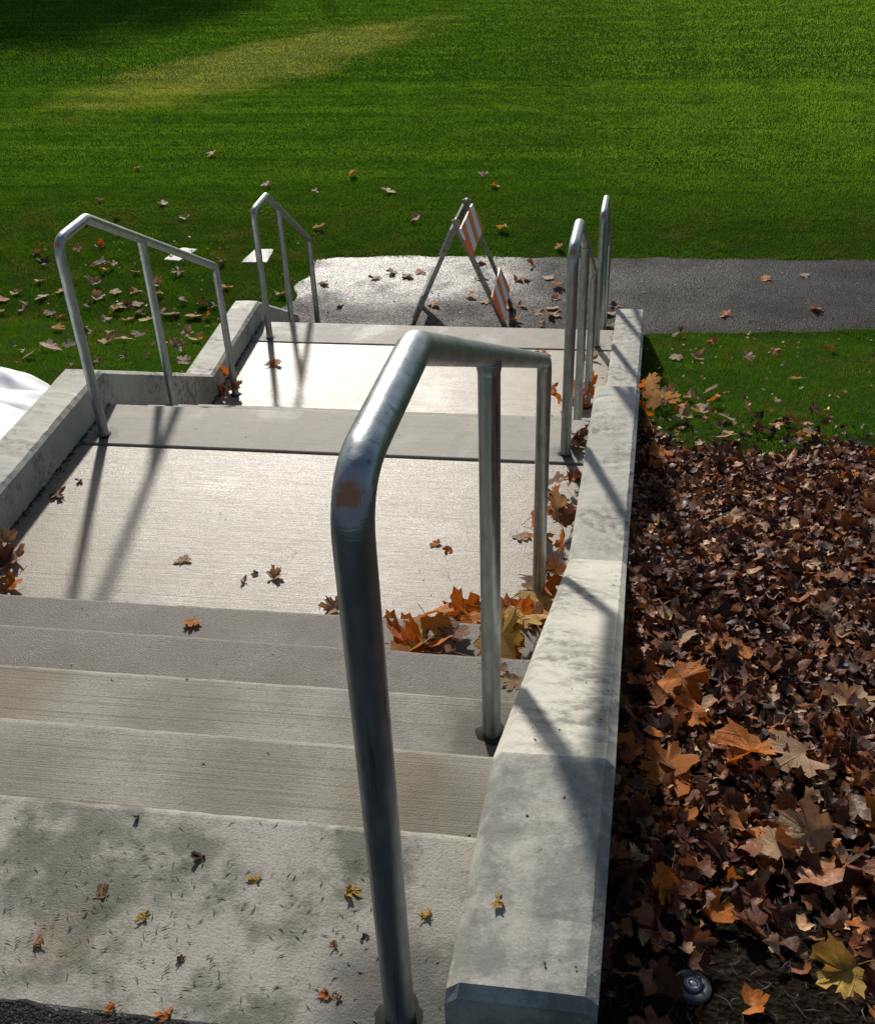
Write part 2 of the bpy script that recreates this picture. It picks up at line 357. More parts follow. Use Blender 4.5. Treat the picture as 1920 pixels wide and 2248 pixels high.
# ================================================================== stairs
stairs = tag(empty('staircase', (-1.1, 6.05, ZP)), 'wide broom-finished concrete staircase with two wet landings between low walls', 'stairs')
bpy.context.view_layer.update()
def child(o, parent):
    o.parent = parent; o.matrix_parent_inverse = Matrix.Translation(-Vector(parent.location)) if parent.type == 'EMPTY' else parent.matrix_world.inverted()
    return o
def step_mesh(name, y0, y1, z, depth, mat, nose=True, back=False, nx=110, slope=0.0):
    """slab whose front edge is a rounded nosing"""
    r = 0.019 if nose else 0.006; prof = [(y0, z - depth)]
    rb = 0.006
    prof += [(y0, z - rb), (y0 + rb * 0.3, z - rb * 0.3), (y0 + rb, z)] if back else [(y0, z)]
    if nose:
        for q in range(7):
            a = math.pi / 2 * (1 - q / 6); prof.append((y1 - r + r * math.cos(a), z - slope - r + r * math.sin(a)))
    else: prof += [(y1 - rb, z - slope), (y1 - rb * 0.3, z - slope - rb * 0.3), (y1, z - slope - rb)]
    prof.append((y1, z - depth))
    n = len(prof); V = []; F = []
    for i in range(nx + 1):
        t = i / nx
        for (y, zc) in prof:
            xa, xb = wall_l(y) - 0.03, wall_r(y) + 0.03
            x_ = xa + t * (xb - xa); fr = max(0.0, 1 - (y1 - y) / 0.03) if nose else 0.0
            ch_ = fr * (0.0007 * math.sin(x_ * 41 + y1 * 7) * math.sin(x_ * 13 + y1) + random.gauss(0, 0.0005))
            wv = 0.0015 * math.sin(x_ * 3.1 + y * 5) * math.sin(y * 4 + x_)
            V.append((x_, y + ch_ * (y > y1 - 0.02), zc + ch_ * 0.7 + (wv if zc > z - 0.05 else 0)))
    for i in range(nx):
        for j in range(n):
            a, b = i * n + j, i * n + (j + 1) % n; F.append((a, b, b + n, a + n))
    F.append(tuple(range(n))); F.append(tuple(reversed(range(nx * n, nx * n + n))))
    o = mesh_obj(name, V, F, mat); bm = bmesh.new(); bm.from_mesh(o.data); bmesh.ops.recalc_face_normals(bm, faces=bm.faces); bm.to_mesh(o.data); bm.free()
    return child(o, stairs)
step_mesh('landing', Y_BACK, 0.0, 0.0, 0.4, M_TOP, back=True)['label'] = 'mossy littered landing'
for i in range(1, 5):
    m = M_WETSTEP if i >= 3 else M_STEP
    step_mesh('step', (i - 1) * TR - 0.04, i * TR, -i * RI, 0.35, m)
step_mesh('landing', 4 * TR - 0.04, J1 - 0.007, Z1, 0.25, M_LAND, nose=False)
step_mesh('landing_edge', J1 + 0.008, U0, Z1 + 0.002, 0.4, M_EDGE, back=True)
step_mesh('joint_filler', J1 - 0.02, J1 + 0.02, Z1 - 0.012, 0.1, M_JOINT, nose=False)
for i in range(1, 4): step_mesh('step', U0 + (i - 1) * T2 - 0.04, U0 + i * T2, Z1 - i * R2, 0.35, M_STEP)
step_mesh('landing', U0 + 3 * T2 - 0.04, J2 - 0.006, Z2, 0.25, M_LAND2, nose=False)
step_mesh('landing_edge', J2 + 0.007, V0, Z2 + 0.002, 0.4, M_EDGE, back=True)
step_mesh('joint_filler', J2 - 0.02, J2 + 0.02, Z2 - 0.012, 0.1, M_JOINT, nose=False)
for i in range(1, 3): step_mesh('step', V0 + (i - 1) * T3 - 0.04, V0 + i * T3, Z2 - i * R3, 0.35, M_STEP)

# ================================================================== side walls
ZW = [(-0.377, 0.177), (0.0224, 0.1765), (1.619, Z1 + 0.1757), (2.866, Z1 + 0.1757), (4.265, Z2 + 0.148), (5.416, Z2 + 0.148), (6.42, -1.915)]
def side_wall(name, fx, sign, label, y_start):
    ch = 0.017; st_ = []
    pts = [p for p in ZW if p[0] > y_start]
    z0 = np.interp(y_start, [p[0] for p in ZW], [p[1] for p in ZW])
    st_.append((y_start, z0 - ch * 0.8)); st_.append((y_start + ch * 0.8, z0))
    for a in pts[:-1]:
        st_.append(a)
    e = pts[-1]; st_.append((e[0] - ch, e[1] + ch * 0.52)); st_.append((e[0], e[1] - ch))
    V, F = [], []
    rows = []
    for a, b in zip(st_[:-1], st_[1:]):
        nseg = max(1, int((b[0] - a[0]) / 0.025))
        for q in range(nseg): t = q / nseg; rows.append((a[0] + t * (b[0] - a[0]), a[1] + t * (b[1] - a[1])))
    rows.append(st_[-1])
    for (y, z) in rows:
        x = fx(y); w = WALL_W * sign; j = lambda s: 0.0010 * math.sin(s * 17 + y * 9) + random.gauss(0, .0005) - (random.random() < .03) * random.uniform(0, .004)
        bot = min(float(gz(2.0, y)), z) - 0.9
        V += [(x, y, bot), (x, y, z - ch + random.gauss(0, .0008)), (x + (ch + random.gauss(0, .0012)) * sign, y, z + j(1)), (x + w * 0.5, y, z + j(2) + 0.001), (x + w - (ch + random.gauss(0, .0008)) * sign, y, z + j(3)), (x + w, y, z - ch), (x + w, y, bot)]
    n = 7
    for i in range(len(rows) - 1):
        for q in range(n - 1): a = i * n + q; F.append((a, a + 1, a + 1 + n, a + n))
    F.append(tuple(range(n))); F.append(tuple(range((len(rows) - 1) * n, len(rows) * n)))
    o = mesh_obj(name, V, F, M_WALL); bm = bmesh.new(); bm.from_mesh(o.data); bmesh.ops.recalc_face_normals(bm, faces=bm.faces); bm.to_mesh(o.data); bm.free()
    return tag(o, label, 'wall')
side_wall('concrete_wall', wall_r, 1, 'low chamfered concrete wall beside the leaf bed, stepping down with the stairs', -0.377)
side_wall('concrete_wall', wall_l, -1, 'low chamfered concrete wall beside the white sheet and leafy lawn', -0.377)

# ================================================================== handrails
PR = 0.0215
def handrail(rx, y1, yb, y2, yc, zc, zb1, zb2, zb3, hr, label, rust=True):
    root = tag(empty('handrail', (rx(y1), y1, zb1)), label, 'handrail', 'galvanised pipe handrails along the stairs')
    O = Vector(root.location); P3 = lambda y, z: Vector((rx(y), y, z)) - O
    path = rounded([P3(y1, zb1 - 0.05), P3(y1, zb1 + hr), P3(yb, zb1 + hr), P3(yc, zc), P3(yc, zb3 - 0.05)], 0.075)
    V, F = tube(path, PR, caps=False); o = mesh_obj('bent_pipe', V, F, M_GALV, root, True)
    t = (y2 - yb) / (yc - yb); ztop = zb1 + hr + t * (zc - zb1 - hr)
    V, F = tube([P3(y2, zb2 - 0.05), P3(y2, zb2 + 0.3), P3(y2, ztop - 0.005)], PR * 0.97, caps=False); mesh_obj('middle_post', V, F, M_GALV, root, True)
    V, F = tube([P3(y2, ztop - 0.034), P3(y2, ztop - 0.020), P3(y2, ztop - 0.012)], [PR * 0.98, PR * 1.1, PR * 1.02], caps=False); mesh_obj('weld', V, F, M_GALV, root, True)
    for (y, z) in ((y1, zb1), (y2, zb2), (yc, zb3)):
        q = P3(y, z); seg = 22; V = []; F = []
        for (r, h) in ((0.036, 0.0003), (0.031, 0.002), (0.026, 0.004), (PR * 0.9, 0.006)):
            for s in range(seg):
                a = 2 * math.pi * s / seg; rr = r * (1 + 0.10 * math.sin(3 * a + y * 9) + 0.06 * math.sin(7 * a)) if r > 0.025 else r
                V.append(q + Vector((rr * math.cos(a), rr * math.sin(a), h)))
        for i in range(3):
            for s in range(seg): F.append((i * seg + s, i * seg + (s + 1) % seg, (i + 1) * seg + (s + 1) % seg, (i + 1) * seg + s))
        mesh_obj('grout_base', V, F, M_GROUT, root, True)
    return root
HR = 0.9035
handrail(rail_r, -0.318, -0.03, 0.526, 1.56, 0.108, 0.0, -2 * RI, Z1, HR, 'nearest and largest galvanised pipe handrail, rust spot on its first bend')
handrail(rail_l, 2.5725, 2.854, 3.357, 4.285, -0.685, Z1, Z1 - 2 * R2, Z2, HR, 'galvanised pipe handrail in front of the leafy lawn, near the white sheet')
handrail(rail_r, 2.5725, 2.854, 3.357, 4.285, -0.685, Z1, Z1 - 2 * R2, Z2, HR, 'galvanised pipe handrail at the middle flight, beside the wall by the leaf bed')
handrail(rail_l, 5.124, 5.45, 5.70, 6.44, -1.28, Z2, Z2 - R3, ZP, HR, 'farthest galvanised pipe handrail on the lawn side, beside the two white slabs')
handrail(rail_r, 5.124, 5.45, 5.70, 6.44, -1.28, Z2, Z2 - R3, ZP, HR, 'farthest galvanised pipe handrail, next to the lower end of the wall by the path')

# ================================================================== folding barricade on the path
def barricade():
    zh, yn, yf = -1.105, 6.40, 6.92
    hx = lambda y: -0.945 + 0.03 * (y - yn) / (yf - yn)
    root = tag(empty('barricade', (-0.94, 6.66, ZP)), 'folding steel A-frame barricade with orange and white striped boards on the path', 'barricade')
    O = Vector(root.location)
    k = NT('weathered_angle_iron'); tc = k.n('ShaderNodeTexCoord').outputs['Object']; n = k.noise(tc, 30, 4); X, Y, Z = k.xyz(tc)
    rust = k.math('MULTIPLY', k.ramp(Z, 0.30, 0.02), k.ramp(n, 0.35, 0.6))
    c = k.mix(k.ramp(n, 0.35, 0.7), (0.30, 0.31, 0.30), (0.16, 0.165, 0.16)); c = k.mix(rust, c, (0.16, 0.075, 0.035))
    M_IRON = k.fin(c, 0.5, None, 0.6)
    k = NT('striped_board'); tc = k.n('ShaderNodeTexCoord').outputs['Object']; X, Y, Z = k.xyz(tc)
    s = k.math('FRACT', k.math('DIVIDE', k.math('ADD', k.math('SUBTRACT', Y, k.math('MULTIPLY', Z, 0.61)), 5.0), 0.29))
    n = k.noise(tc, 45, 5, 0.65)
    c = k.mix(k.math('GREATER_THAN', s, 0.5), (0.78, 0.77, 0.74), (0.90, 0.16, 0.02))
    c = k.mix(k.math('MULTIPLY', k.ramp(n, 0.6, 0.75), 0.6), c, (0.45, 0.36, 0.28))
    M_BOARD = k.fin(c, 0.45); M_BACK = plain('board_back', (0.42, 0.42, 0.40), .5)
    for sgn in (1, -1):
        foot = -0.53 if sgn > 0 else -1.355
        L = {}
        for y in (yn, yf):
            top = Vector((hx(y) - 0.004 * sgn, y + 0.002 * sgn, zh + 0.012)) - O; bot = Vector((foot, y, ZP)) - O
            L[y] = (top, bot); d = (bot - top).normalized(); side = Vector((0, 1 if y == yn else -1, 0)); out = side.cross(d).normalized()
            if out.x * sgn < 0: out = -out
            w, t = 0.036, 0.004
            prof = [(0, 0), (w, 0), (w, t), (t, t), (t, w), (0, w)]
            V = [e + side * a - out * b for e in (top, bot) for a, b in prof]
            F = [tuple((i, (i + 1) % 6, (i + 1) % 6 + 6, i + 6)) for i in range(6)] + [(0, 5, 4, 3, 2, 1), (6, 7, 8, 9, 10, 11)]
            mesh_obj('leg', V, F, M_IRON, root)
        for a, b in ((0.075, 0.295), (0.655, 0.865)):
            tn, bn = L[yn]; tf, bf = L[yf]; d = (bn - tn).normalized(); out = Vector((0, 1, 0)).cross(d).normalized()
            if out.x * sgn < 0: out = -out
            cs = [tn.lerp(bn, a), tf.lerp(bf, a), tf.lerp(bf, b), tn.lerp(bn, b)]
            ext = Vector((0, 0.055, 0)); cs[0] -= ext; cs[3] -= ext; cs[1] += ext; cs[2] += ext
            V = [q + out * h for h in (0.002, 0.018) for q in cs]
            mesh_obj('striped_board' if sgn > 0 else 'board', V, [(0, 3, 2, 1), (4, 5, 6, 7), (0, 1, 5, 4), (1, 2, 6, 5), (2, 3, 7, 6), (3, 0, 4, 7)], M_BOARD if sgn > 0 else M_BACK, root)
    for y in (yn + 0.016, yf - 0.016):
        q = Vector((hx(y), y, zh)) - O; V, F = tube([q - Vector((0, 0.026, 0)), q + Vector((0, 0.026, 0))], 0.009, 8); mesh_obj('hinge_bolt', V, F, M_IRON, root)
barricade()

# ================================================================== white sheet, slabs, sprinkler
def sheet():
    k = NT('white_sheet'); n = k.noise(k.pos, 6, 5); f = k.noise(k.pos, 60, 3)
    c = k.mix(k.ramp(n, 0.4, 0.7), (0.66, 0.66, 0.68), (0.52, 0.52, 0.56)); sp = k.ramp(k.vor(k.pos, 14), 0.07, 0.04)
    m = k.fin(k.mix(k.math('MULTIPLY', sp, 0.5), c, (0.35, 0.32, 0.3)), 0.65, k.bump(f, 0.2, 0.004))
    nx, ny = 70, 90; V, F = [], []
    for i in range(nx + 1):
        s = i / nx; x0 = -4.9 + s * 2.61
        ymax = 3.62 + 0.52 * min(1, max(0, (-2.5 - x0) / 0.9)) + 0.06 * math.sin(5 * x0) + 0.03 * math.sin(13 * x0)
        for j in range(ny + 1):
            t = j / ny; y = 1.2 + t * (ymax - 1.2)
            fold = 0.10 * max(0, math.sin(4.2 * (y + 0.28 * x0) + 1.1 * math.sin(2.3 * x0))) ** 1.6 + 0.075 * abs(math.sin(8.3 * (y + 0.5 * x0) + 1.7 * math.sin(3.1 * x0)))
            fold += 0.012 * math.sin(31 * y + 9 * x0) + 0.03 * math.sin(3 * x0)
            edge = min(1, (1 - t) * 7, s * 6 + 0.2); fold *= min(1, max(0.15, (-2.33 - x0) / 0.3))
            z = float(gz(x0, y)) + 0.05 + (fold + 0.10) * max(edge, 0) - 0.03 * (1 - min(1, (1 - t) * 20))
            V.append((x0, y, z))
    for i in range(nx):
        for j in range(ny): a = i * (ny + 1) + j; F.append((a, a + ny + 1, a + ny + 2, a + 1))
    o = mesh_obj('plastic_sheet', V, F, m, smooth=True)
    sol = o.modifiers.new('solid', 'SOLIDIFY'); sol.thickness = 0.003
    tag(o, 'crumpled white sheet lying on the bank behind the low wall', 'sheet')
sheet()
M_SLAB = concrete('pale_slab', (0.66, 0.65, 0.58), (0.3, 0.29, 0.25), broom=0, rough=(0.5, 0.7), wet=0.1, speck=0.4, spec=0.3)
def slab(cs, label):
    V = []; n = 8
    for i in range(4):
        a, b = Vector(cs[i]), Vector(cs[(i + 1) % 4])
        for q in range(n):
            v = a.lerp(b, q / n); w = 0.010 if q else 0.022
            v = v.lerp(sum((Vector(c) for c in cs), Vector((0, 0))) / 4, random.uniform(0, w * 5))
            V.append((v.x, v.y))
    N = len(V); z = float(gz(V[0][0], V[0][1]))
    verts = [(x, y, z - 0.03) for x, y in V] + [(x, y, z + 0.010) for x, y in V] + [(x * 0.96 + 0.04 * sum(v[0] for v in V) / N, y * 0.96 + 0.04 * sum(v[1] for v in V) / N, z + 0.014) for x, y in V]
    F = [(i, (i + 1) % N, (i + 1) % N + N, i + N) for i in range(N)] + [(i + N, (i + 1) % N + N, (i + 1) % N + 2 * N, i + 2 * N) for i in range(N)] + [tuple(range(2 * N, 3 * N))]
    tag(mesh_obj('stone_slab', verts, F, M_SLAB), label, 'slab', 'pale slabs set in the lawn')
SL = [[(-4.02, 7.86), (-3.84, 7.83), (-3.76, 8.17), (-3.95, 8.21)], [(-3.22, 7.81), (-2.96, 7.83), (-2.985, 8.20), (-3.185, 8.19)]]
slab(SL[0], 'pale worn slab in the lawn, farther from the asphalt path')
slab(SL[1], 'pale worn slab in the lawn, nearer the asphalt path')

def sprinkler():
    x, y = 0.252, -0.045; z = float(gz(x, y)) + 0.004
    root = tag(empty('sprinkler_head', (x, y, z)), 'small round black pop-up sprinkler head with shiny centre in bare dark soil', 'sprinkler'); O = Vector((0, 0, 0))
    blk = plain('black_rubber', (0.035, 0.042, 0.045), 0.45, sc=120); rim = plain('blue_grey_plastic', (0.12, 0.16, 0.20), 0.3, sc=150); sil = plain('chrome_cap', (0.75, 0.75, 0.75), 0.14, 1.0, sc=150, var=0.1)
    def lathe(name, prof, mat, seg=40, ridge=0.0):
        V, F = [], []
        for (r, h) in prof:
            for s in range(seg):
                a = 2 * math.pi * s / seg; V.append((r * math.cos(a), r * math.sin(a), h + (ridge if (s % 2 and 0.018 < r < 0.034) else 0)))
        for i in range(len(prof) - 1):
            for s in range(seg): F.append((i * seg + s, i * seg + (s + 1) % seg, (i + 1) * seg + (s + 1) % seg, (i + 1) * seg + s))
        return mesh_obj(name, V, F, mat, root, True)
    lathe('cover', [(0.040, -0.03), (0.040, 0.004), (0.037, 0.0065), (0.030, 0.0068), (0.0195, 0.0062), (0.0185, 0.002)], blk, 72, 0.0012)
    lathe('rim', [(0.0185, 0.0), (0.0185, 0.011), (0.0165, 0.0125), (0.0145, 0.011), (0.0140, 0.006)], rim)
    lathe('nozzle_ring', [(0.0140, 0.004), (0.0135, 0.0135), (0.0120, 0.0145), (0.0105, 0.013), (0.0100, 0.008)], plain('white_plastic', (0.7, 0.7, 0.68), 0.3))
    lathe('nozzle_cap', [(0.0100, 0.008), (0.0088, 0.0125), (0.006, 0.0150), (0.003, 0.0162), (0.0002, 0.0166)], sil)
    root.rotation_euler = (-0.12, 0.1, 0.4); root.scale = (.84, .84, .7)
sprinkler()

# ================================================================== grass
def blades(n, x0, x1, y0, y1, keep, h, w, seed):
    r = np.random.default_rng(seed); x = r.uniform(x0, x1, n); y = r.uniform(y0, y1, n)
    m = keep(x, y); x, y = x[m], y[m]; n = len(x)
    hh = r.uniform(*h, n); ww = r.uniform(*w, n); a = r.uniform(0, 2 * np.pi, n); la = r.uniform(0, 2 * np.pi, n); ln = hh * r.uniform(0.15, 0.85, n); band = np.sign(np.sin(y * 5.2 + 0.25 * np.sin(0.7 * x))) * (y > 8.9); la = np.where(r.random(n) < 0.55 * np.abs(band), band * 1.57 + r.normal(0, .5, n), la)
    clump = 0.8 + np.where(y > 8.7, 0.12, 0.33) * hnoise(x * 3.1, y * 3.7); hh = hh * np.clip(clump, 0.45, 1.25)
    z = gz(x, y) - 0.004
    dx, dy = np.cos(a) * ww / 2, np.sin(a) * ww / 2
    V = np.empty((n, 3, 3)); V[:, 0] = np.stack([x - dx, y - dy, z], 1); V[:, 1] = np.stack([x + dx, y + dy, z], 1)
    V[:, 2] = np.stack([x + np.cos(la) * ln, y + np.sin(la) * ln, z + hh], 1)
    return V
def groove(y, x):
    g = np.zeros_like(y, bool)
    for i, gy in enumerate([8.85, 9.45, 10.15, 10.6, 11.35, 12.1, 12.9, 13.3, 14.4, 15.6, 16.3, 17.7, 19.2, 21.0, 23.5]):
        c = gy + 0.03 * np.sin(0.9 * x + i) + 0.012 * np.sin(4 * x + 2 * i); g |= (np.abs(y - c) < 0.026 + 0.014 * (gy > 12)) & (np.random.default_rng(5 + i).random(len(x)) < 0.7) & (np.sin(1.3 * x + 3.1 * i) + 0.8 * np.sin(3.7 * x + i) + 0.5 * np.sin(11 * x + i) > 0.5)
    return g
def lawn_keep(x, y):
    nearwall = (x > wall_l(np.minimum(y, 6.42)) - WALL_W - 0.01) & (x < wall_r(np.minimum(y, 6.42)) + WALL_W + 0.01) & (y < 6.44)
    sl_ = np.zeros_like(x, bool)
    for c in SL: sl_ |= (x > min(p[0] for p in c) + .05 + .02 * np.sin(40 * y)) & (x < max(p[0] for p in c) - .05 + .02 * np.sin(37 * y)) & (y > min(p[1] for p in c) + .03 + .02 * np.sin(33 * x)) & (y < max(p[1] for p in c) - .03 + .015 * np.sin(51 * x))
    bed = (x > 0) & (y < 3.35 + 0.28 * hnoise(x * 2.2, y * 1.5) + np.clip(0.7 - x, 0, 1) * 0.8)
    bare = (hnoise(x * 4.1 + 3, y * 4.7) > 0.62) & (y < 8.6)
    return ~(nearwall | sl_ | bed | on_path(x, y, -0.015 - 0.075 * rng.random(len(x)) ** 3)) & ~(bare & (rng.random(len(x)) < 0.6)) & ~groove(y, x)
def grass_mat(name):
    k = NT(name); p = k.pos; X, Y, Z = k.xyz(p)
    n1 = k.noise(p, 0.55, 4); n2 = k.noise(p, 5, 4, 0.6); n3 = k.noise(p, 160, 2); n4 = k.noise(k.scaled(p, (0.25, 2.6, 1)), 1, 4, 0.6)
    g1, g2, g3 = (0.045, 0.135, 0.009), (0.090, 0.215, 0.016), (0.20, 0.31, 0.045)
    c = k.mix(k.ramp(n2, 0.35, 0.68), g1, g2); c = k.mix(k.math('MULTIPLY', k.ramp(n4, 0.42, 0.62), 0.7), c, (0.135, 0.260, 0.022)); c = k.mix(k.math('MULTIPLY', k.ramp(k.noise(k.scaled(p, (0.35, 7, 1), (3, 1, 0)), 1, 3), 0.56, 0.68), 0.6), c, (0.030, 0.085, 0.006))
    c = k.mix(k.math('MULTIPLY', k.ramp(n3, 0.52, 0.75), 0.4), c, g3)
    # worn pale patch in the playing field
    c = k.mix(k.math('MULTIPLY', worn(k, X, Y, p), 0.8), c, (0.30, 0.34, 0.08))
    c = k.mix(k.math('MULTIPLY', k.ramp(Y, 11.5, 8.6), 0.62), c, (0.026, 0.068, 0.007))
    # drier strip of turf along the path
    dry = k.math('MULTIPLY', k.ramp(k.noise(p, 2.1, 5), 0.48, 0.66), k.ramp(Y, 9.9, 9.0)); c = k.mix(k.math('MULTIPLY', dry, 0.55), c, (0.115, 0.100, 0.035))
    lite = k.ramp(k.math('ADD', X, k.math('MULTIPLY', k.math('SUBTRACT', n1, 0.5), 6.0)), -3.0, 4.0)  # uneven light over the field painted into the grass, brighter to the right
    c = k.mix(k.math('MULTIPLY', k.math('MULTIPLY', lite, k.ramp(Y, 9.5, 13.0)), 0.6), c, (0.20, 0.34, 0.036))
    k.fin(c, 0.8, None, 0.0, 0.08)
    tr = k.n('ShaderNodeBsdfTranslucent'); k.l(k.mix(1.0, c, (1.5, 1.35, 0.7), 'MULTIPLY'), tr.inputs[0])
    mx = k.n('ShaderNodeMixShader'); mx.inputs[0].default_value = 0.45; k.l(k.b.outputs[0], mx.inputs[1]); k.l(tr.outputs[0], mx.inputs[2]); k.l(mx.outputs[0], k.out.inputs[0])
    return k.m
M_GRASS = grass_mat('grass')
B = [blades(150000, -6.2, -2.2, 3.0, 8.3, lawn_keep, (0.022, 0.050), (0.0025, 0.0050), 11),
     blades(95000, 0.1, 4.2, 3.0, 6.9, lawn_keep, (0.022, 0.050), (0.0025, 0.0050), 12)]
V = np.concatenate(B).reshape(-1, 3); F = np.arange(len(V)).reshape(-1, 3)
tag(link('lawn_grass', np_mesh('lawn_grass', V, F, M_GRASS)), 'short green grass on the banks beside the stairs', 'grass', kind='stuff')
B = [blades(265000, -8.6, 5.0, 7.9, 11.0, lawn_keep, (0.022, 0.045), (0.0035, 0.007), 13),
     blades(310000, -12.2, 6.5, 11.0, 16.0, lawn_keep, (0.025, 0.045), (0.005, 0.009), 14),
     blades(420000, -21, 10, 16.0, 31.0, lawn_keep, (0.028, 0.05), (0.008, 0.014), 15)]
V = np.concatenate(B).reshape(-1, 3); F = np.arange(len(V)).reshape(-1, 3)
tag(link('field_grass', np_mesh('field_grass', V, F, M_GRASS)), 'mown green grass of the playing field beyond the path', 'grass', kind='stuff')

# ================================================================== fallen leaves
HALF = [(0, 1), (.06, .90), (.17, .85), (.15, .74), (.19, .63), (.27, .68), (.34, .79), (.39, .70), (.53, .70), (.50, .58), (.54, .48), (.44, .41), (.51, .33), (.62, .28), (.53, .20), (.46, .08), (.32, .08), (.14, 0.0), (0, .05)]
OUT = HALF + [(-x, y) for x, y in HALF[-2:0:-1]]
SIMPLE = [(0, 1), (.16, .82), (.2, .62), (.34, .76), (.5, .66), (.44, .42), (.6, .28), (.36, .06), (0, .04), (-.36, .06), (-.6, .28), (-.44, .42), (-.5, .66), (-.34, .76), (-.2, .62), (-.16, .82)]
def leaf_shape(seed, simple=False, curl=1.0, torn=False):
    r = random.Random(seed); pts = SIMPLE if simple else OUT
    c = (0.0, 0.36); a, b, f = r.uniform(-0.5, 0.9) * curl, r.uniform(-0.5, 0.8) * curl, r.uniform(-0.1, 0.95) * curl
    ph, am = r.uniform(0, 6.3), r.uniform(0.03, 0.11) * curl; sx = r.uniform(0.8, 1.12); tw = r.uniform(-0.5, 0.5) * curl
    lob = [r.uniform(.78, 1.12) for _ in range(9)]
    def H(x, y):
        d = y - 0.36; rad = math.hypot(x, d); th = math.atan2(x, d)
        return a * d * d + b * x * x + f * abs(x) * 0.6 + am * math.sin(3 * th + ph) * min(1, rad * 2.2) + am * 0.6 * math.sin(7 * th + 2 * ph) * rad + tw * x * d
    V = [(c[0], c[1], H(*c))]; n = len(pts); keep = [True] * n
    P = []
    t0, t1 = (r.uniform(0, 6.3), r.uniform(0.8, 2.6)) if torn else (0, 0)
    for (x, y) in pts:
        k = r.uniform(0.90, 1.08) * lob[int((math.atan2(x, y - .36) + math.pi) / 6.2832 * 9) % 9]; x2, y2 = (x * k) * sx, c[1] + (y - c[1]) * k
        if torn:
            th = (math.atan2(x2, y2 - c[1]) - t0) % (2 * math.pi)
            if th < t1: q = r.uniform(0.25, 0.6); x2, y2 = x2 * q, c[1] + (y2 - c[1]) * q
        P.append((x2, y2))
    if simple:
        V += [(x, y, H(x, y)) for x, y in P]; F = [(0, 1 + (i + 1) % n, 1 + i) for i in range(n)]
    else:
        V += [((x - c[0]) * .5, c[1] + (y - c[1]) * .5, H(x * .5, c[1] + (y - c[1]) * .5)) for x, y in P] + [(x, y, H(x, y)) for x, y in P]
        F = [(0, 1 + (i + 1) % n, 1 + i) for i in range(n)] + [(1 + i, 1 + (i + 1) % n, 1 + n + (i + 1) % n, 1 + n + i) for i in range(n)]
        s = len(V); bx, by = 0.0, 0.06; ex = r.uniform(-.25, .25)
        for t in (0, .5, 1):
            y = by - 0.42 * t; x = ex * t * t; z = H(0, .06) * (1 - t) + 0.05 * t * r.uniform(-.3, 1)
            V += [(x - .010, y, z), (x + .010, y, z), (x, y, z + .018)]
        for q in range(2):
            for e in range(3): F.append((s + q * 3 + e, s + q * 3 + (e + 1) % 3, s + q * 3 + 3 + (e + 1) % 3, s + q * 3 + 3 + e))
    V = np.array(V); V[:, 1] -= 0.4
    V[:, 2] -= V[:, 2].min()
    return V, F
COLS = {'orange': (0.56, 0.170, 0.016), 'tan': (0.50, 0.315, 0.175), 'brown': (0.185, 0.078, 0.036), 'dark': (0.085, 0.042, 0.032), 'yellow': (0.56, 0.36, 0.075)}
def leaf_mat(name, c):
    k = NT(name); ob = k.n('ShaderNodeTexCoord').outputs['Object']; X, Y, Z = k.xyz(ob)
    rnd = k.n('ShaderNodeObjectInfo').outputs['Random']
    ang = k.math('ARCTAN2', X, k.math('ADD', Y, 0.36)); n = k.noise(k.scaled(ob, 1), 7, 4, 0.6); n2 = k.noise(ob, 40, 3)
    vein = k.ramp(k.math('ABSOLUTE', k.math('SUBTRACT', k.math('FRACT', k.math('ADD', k.math('DIVIDE', ang, 0.78), 0.5)), 0.5)), 0.05, 0.015)
    base = k.mix(k.ramp(n, 0.35, 0.7), c, tuple(x * 0.6 for x in c)); base = k.mix(k.math('MULTIPLY', k.ramp(n2, 0.58, 0.75), 0.5), base, (0.09, 0.04, 0.02))
    base = k.mix(k.math('MULTIPLY', rnd, 0.7), base, (c[0] * .72 + .02, c[1] * .74 + .015, c[2] * .8 + .01)); base = k.mix(k.math('MULTIPLY', vein, 0.45), base, tuple(x * 0.45 for x in c))
    k.fin(base, 0.5, k.bump(k.math('ADD', n2, vein), 0.35, 0.02), spec=0.2)
    tr = k.n('ShaderNodeBsdfTranslucent'); k.l(k.mix(1.0, base, (1.25, 0.95, 0.6), 'MULTIPLY'), tr.inputs[0])
    mx = k.n('ShaderNodeMixShader'); mx.inputs[0].default_value = 0.32; k.l(k.b.outputs[0], mx.inputs[1]); k.l(tr.outputs[0], mx.inputs[2]); k.l(mx.outputs[0], k.out.inputs[0])
    return k.m
M_LEAF = {n: leaf_mat(n + '_leaf', c) for n, c in COLS.items()}
LEAF = []
for i in range(26):
    Vv, Fv = leaf_shape(100 + i, curl=(0.4, 0.8, 1.25)[i % 3], torn=(i % 4 == 1))
    me = bpy.data.meshes.new('maple_leaf'); me.from_pydata([tuple(v) for v in Vv], [], Fv); me.materials.append(M_LEAF['tan'])
    me.polygons.foreach_set('use_smooth', [True] * len(me.polygons)); me.update(); LEAF.append(me)
SCRAP = []
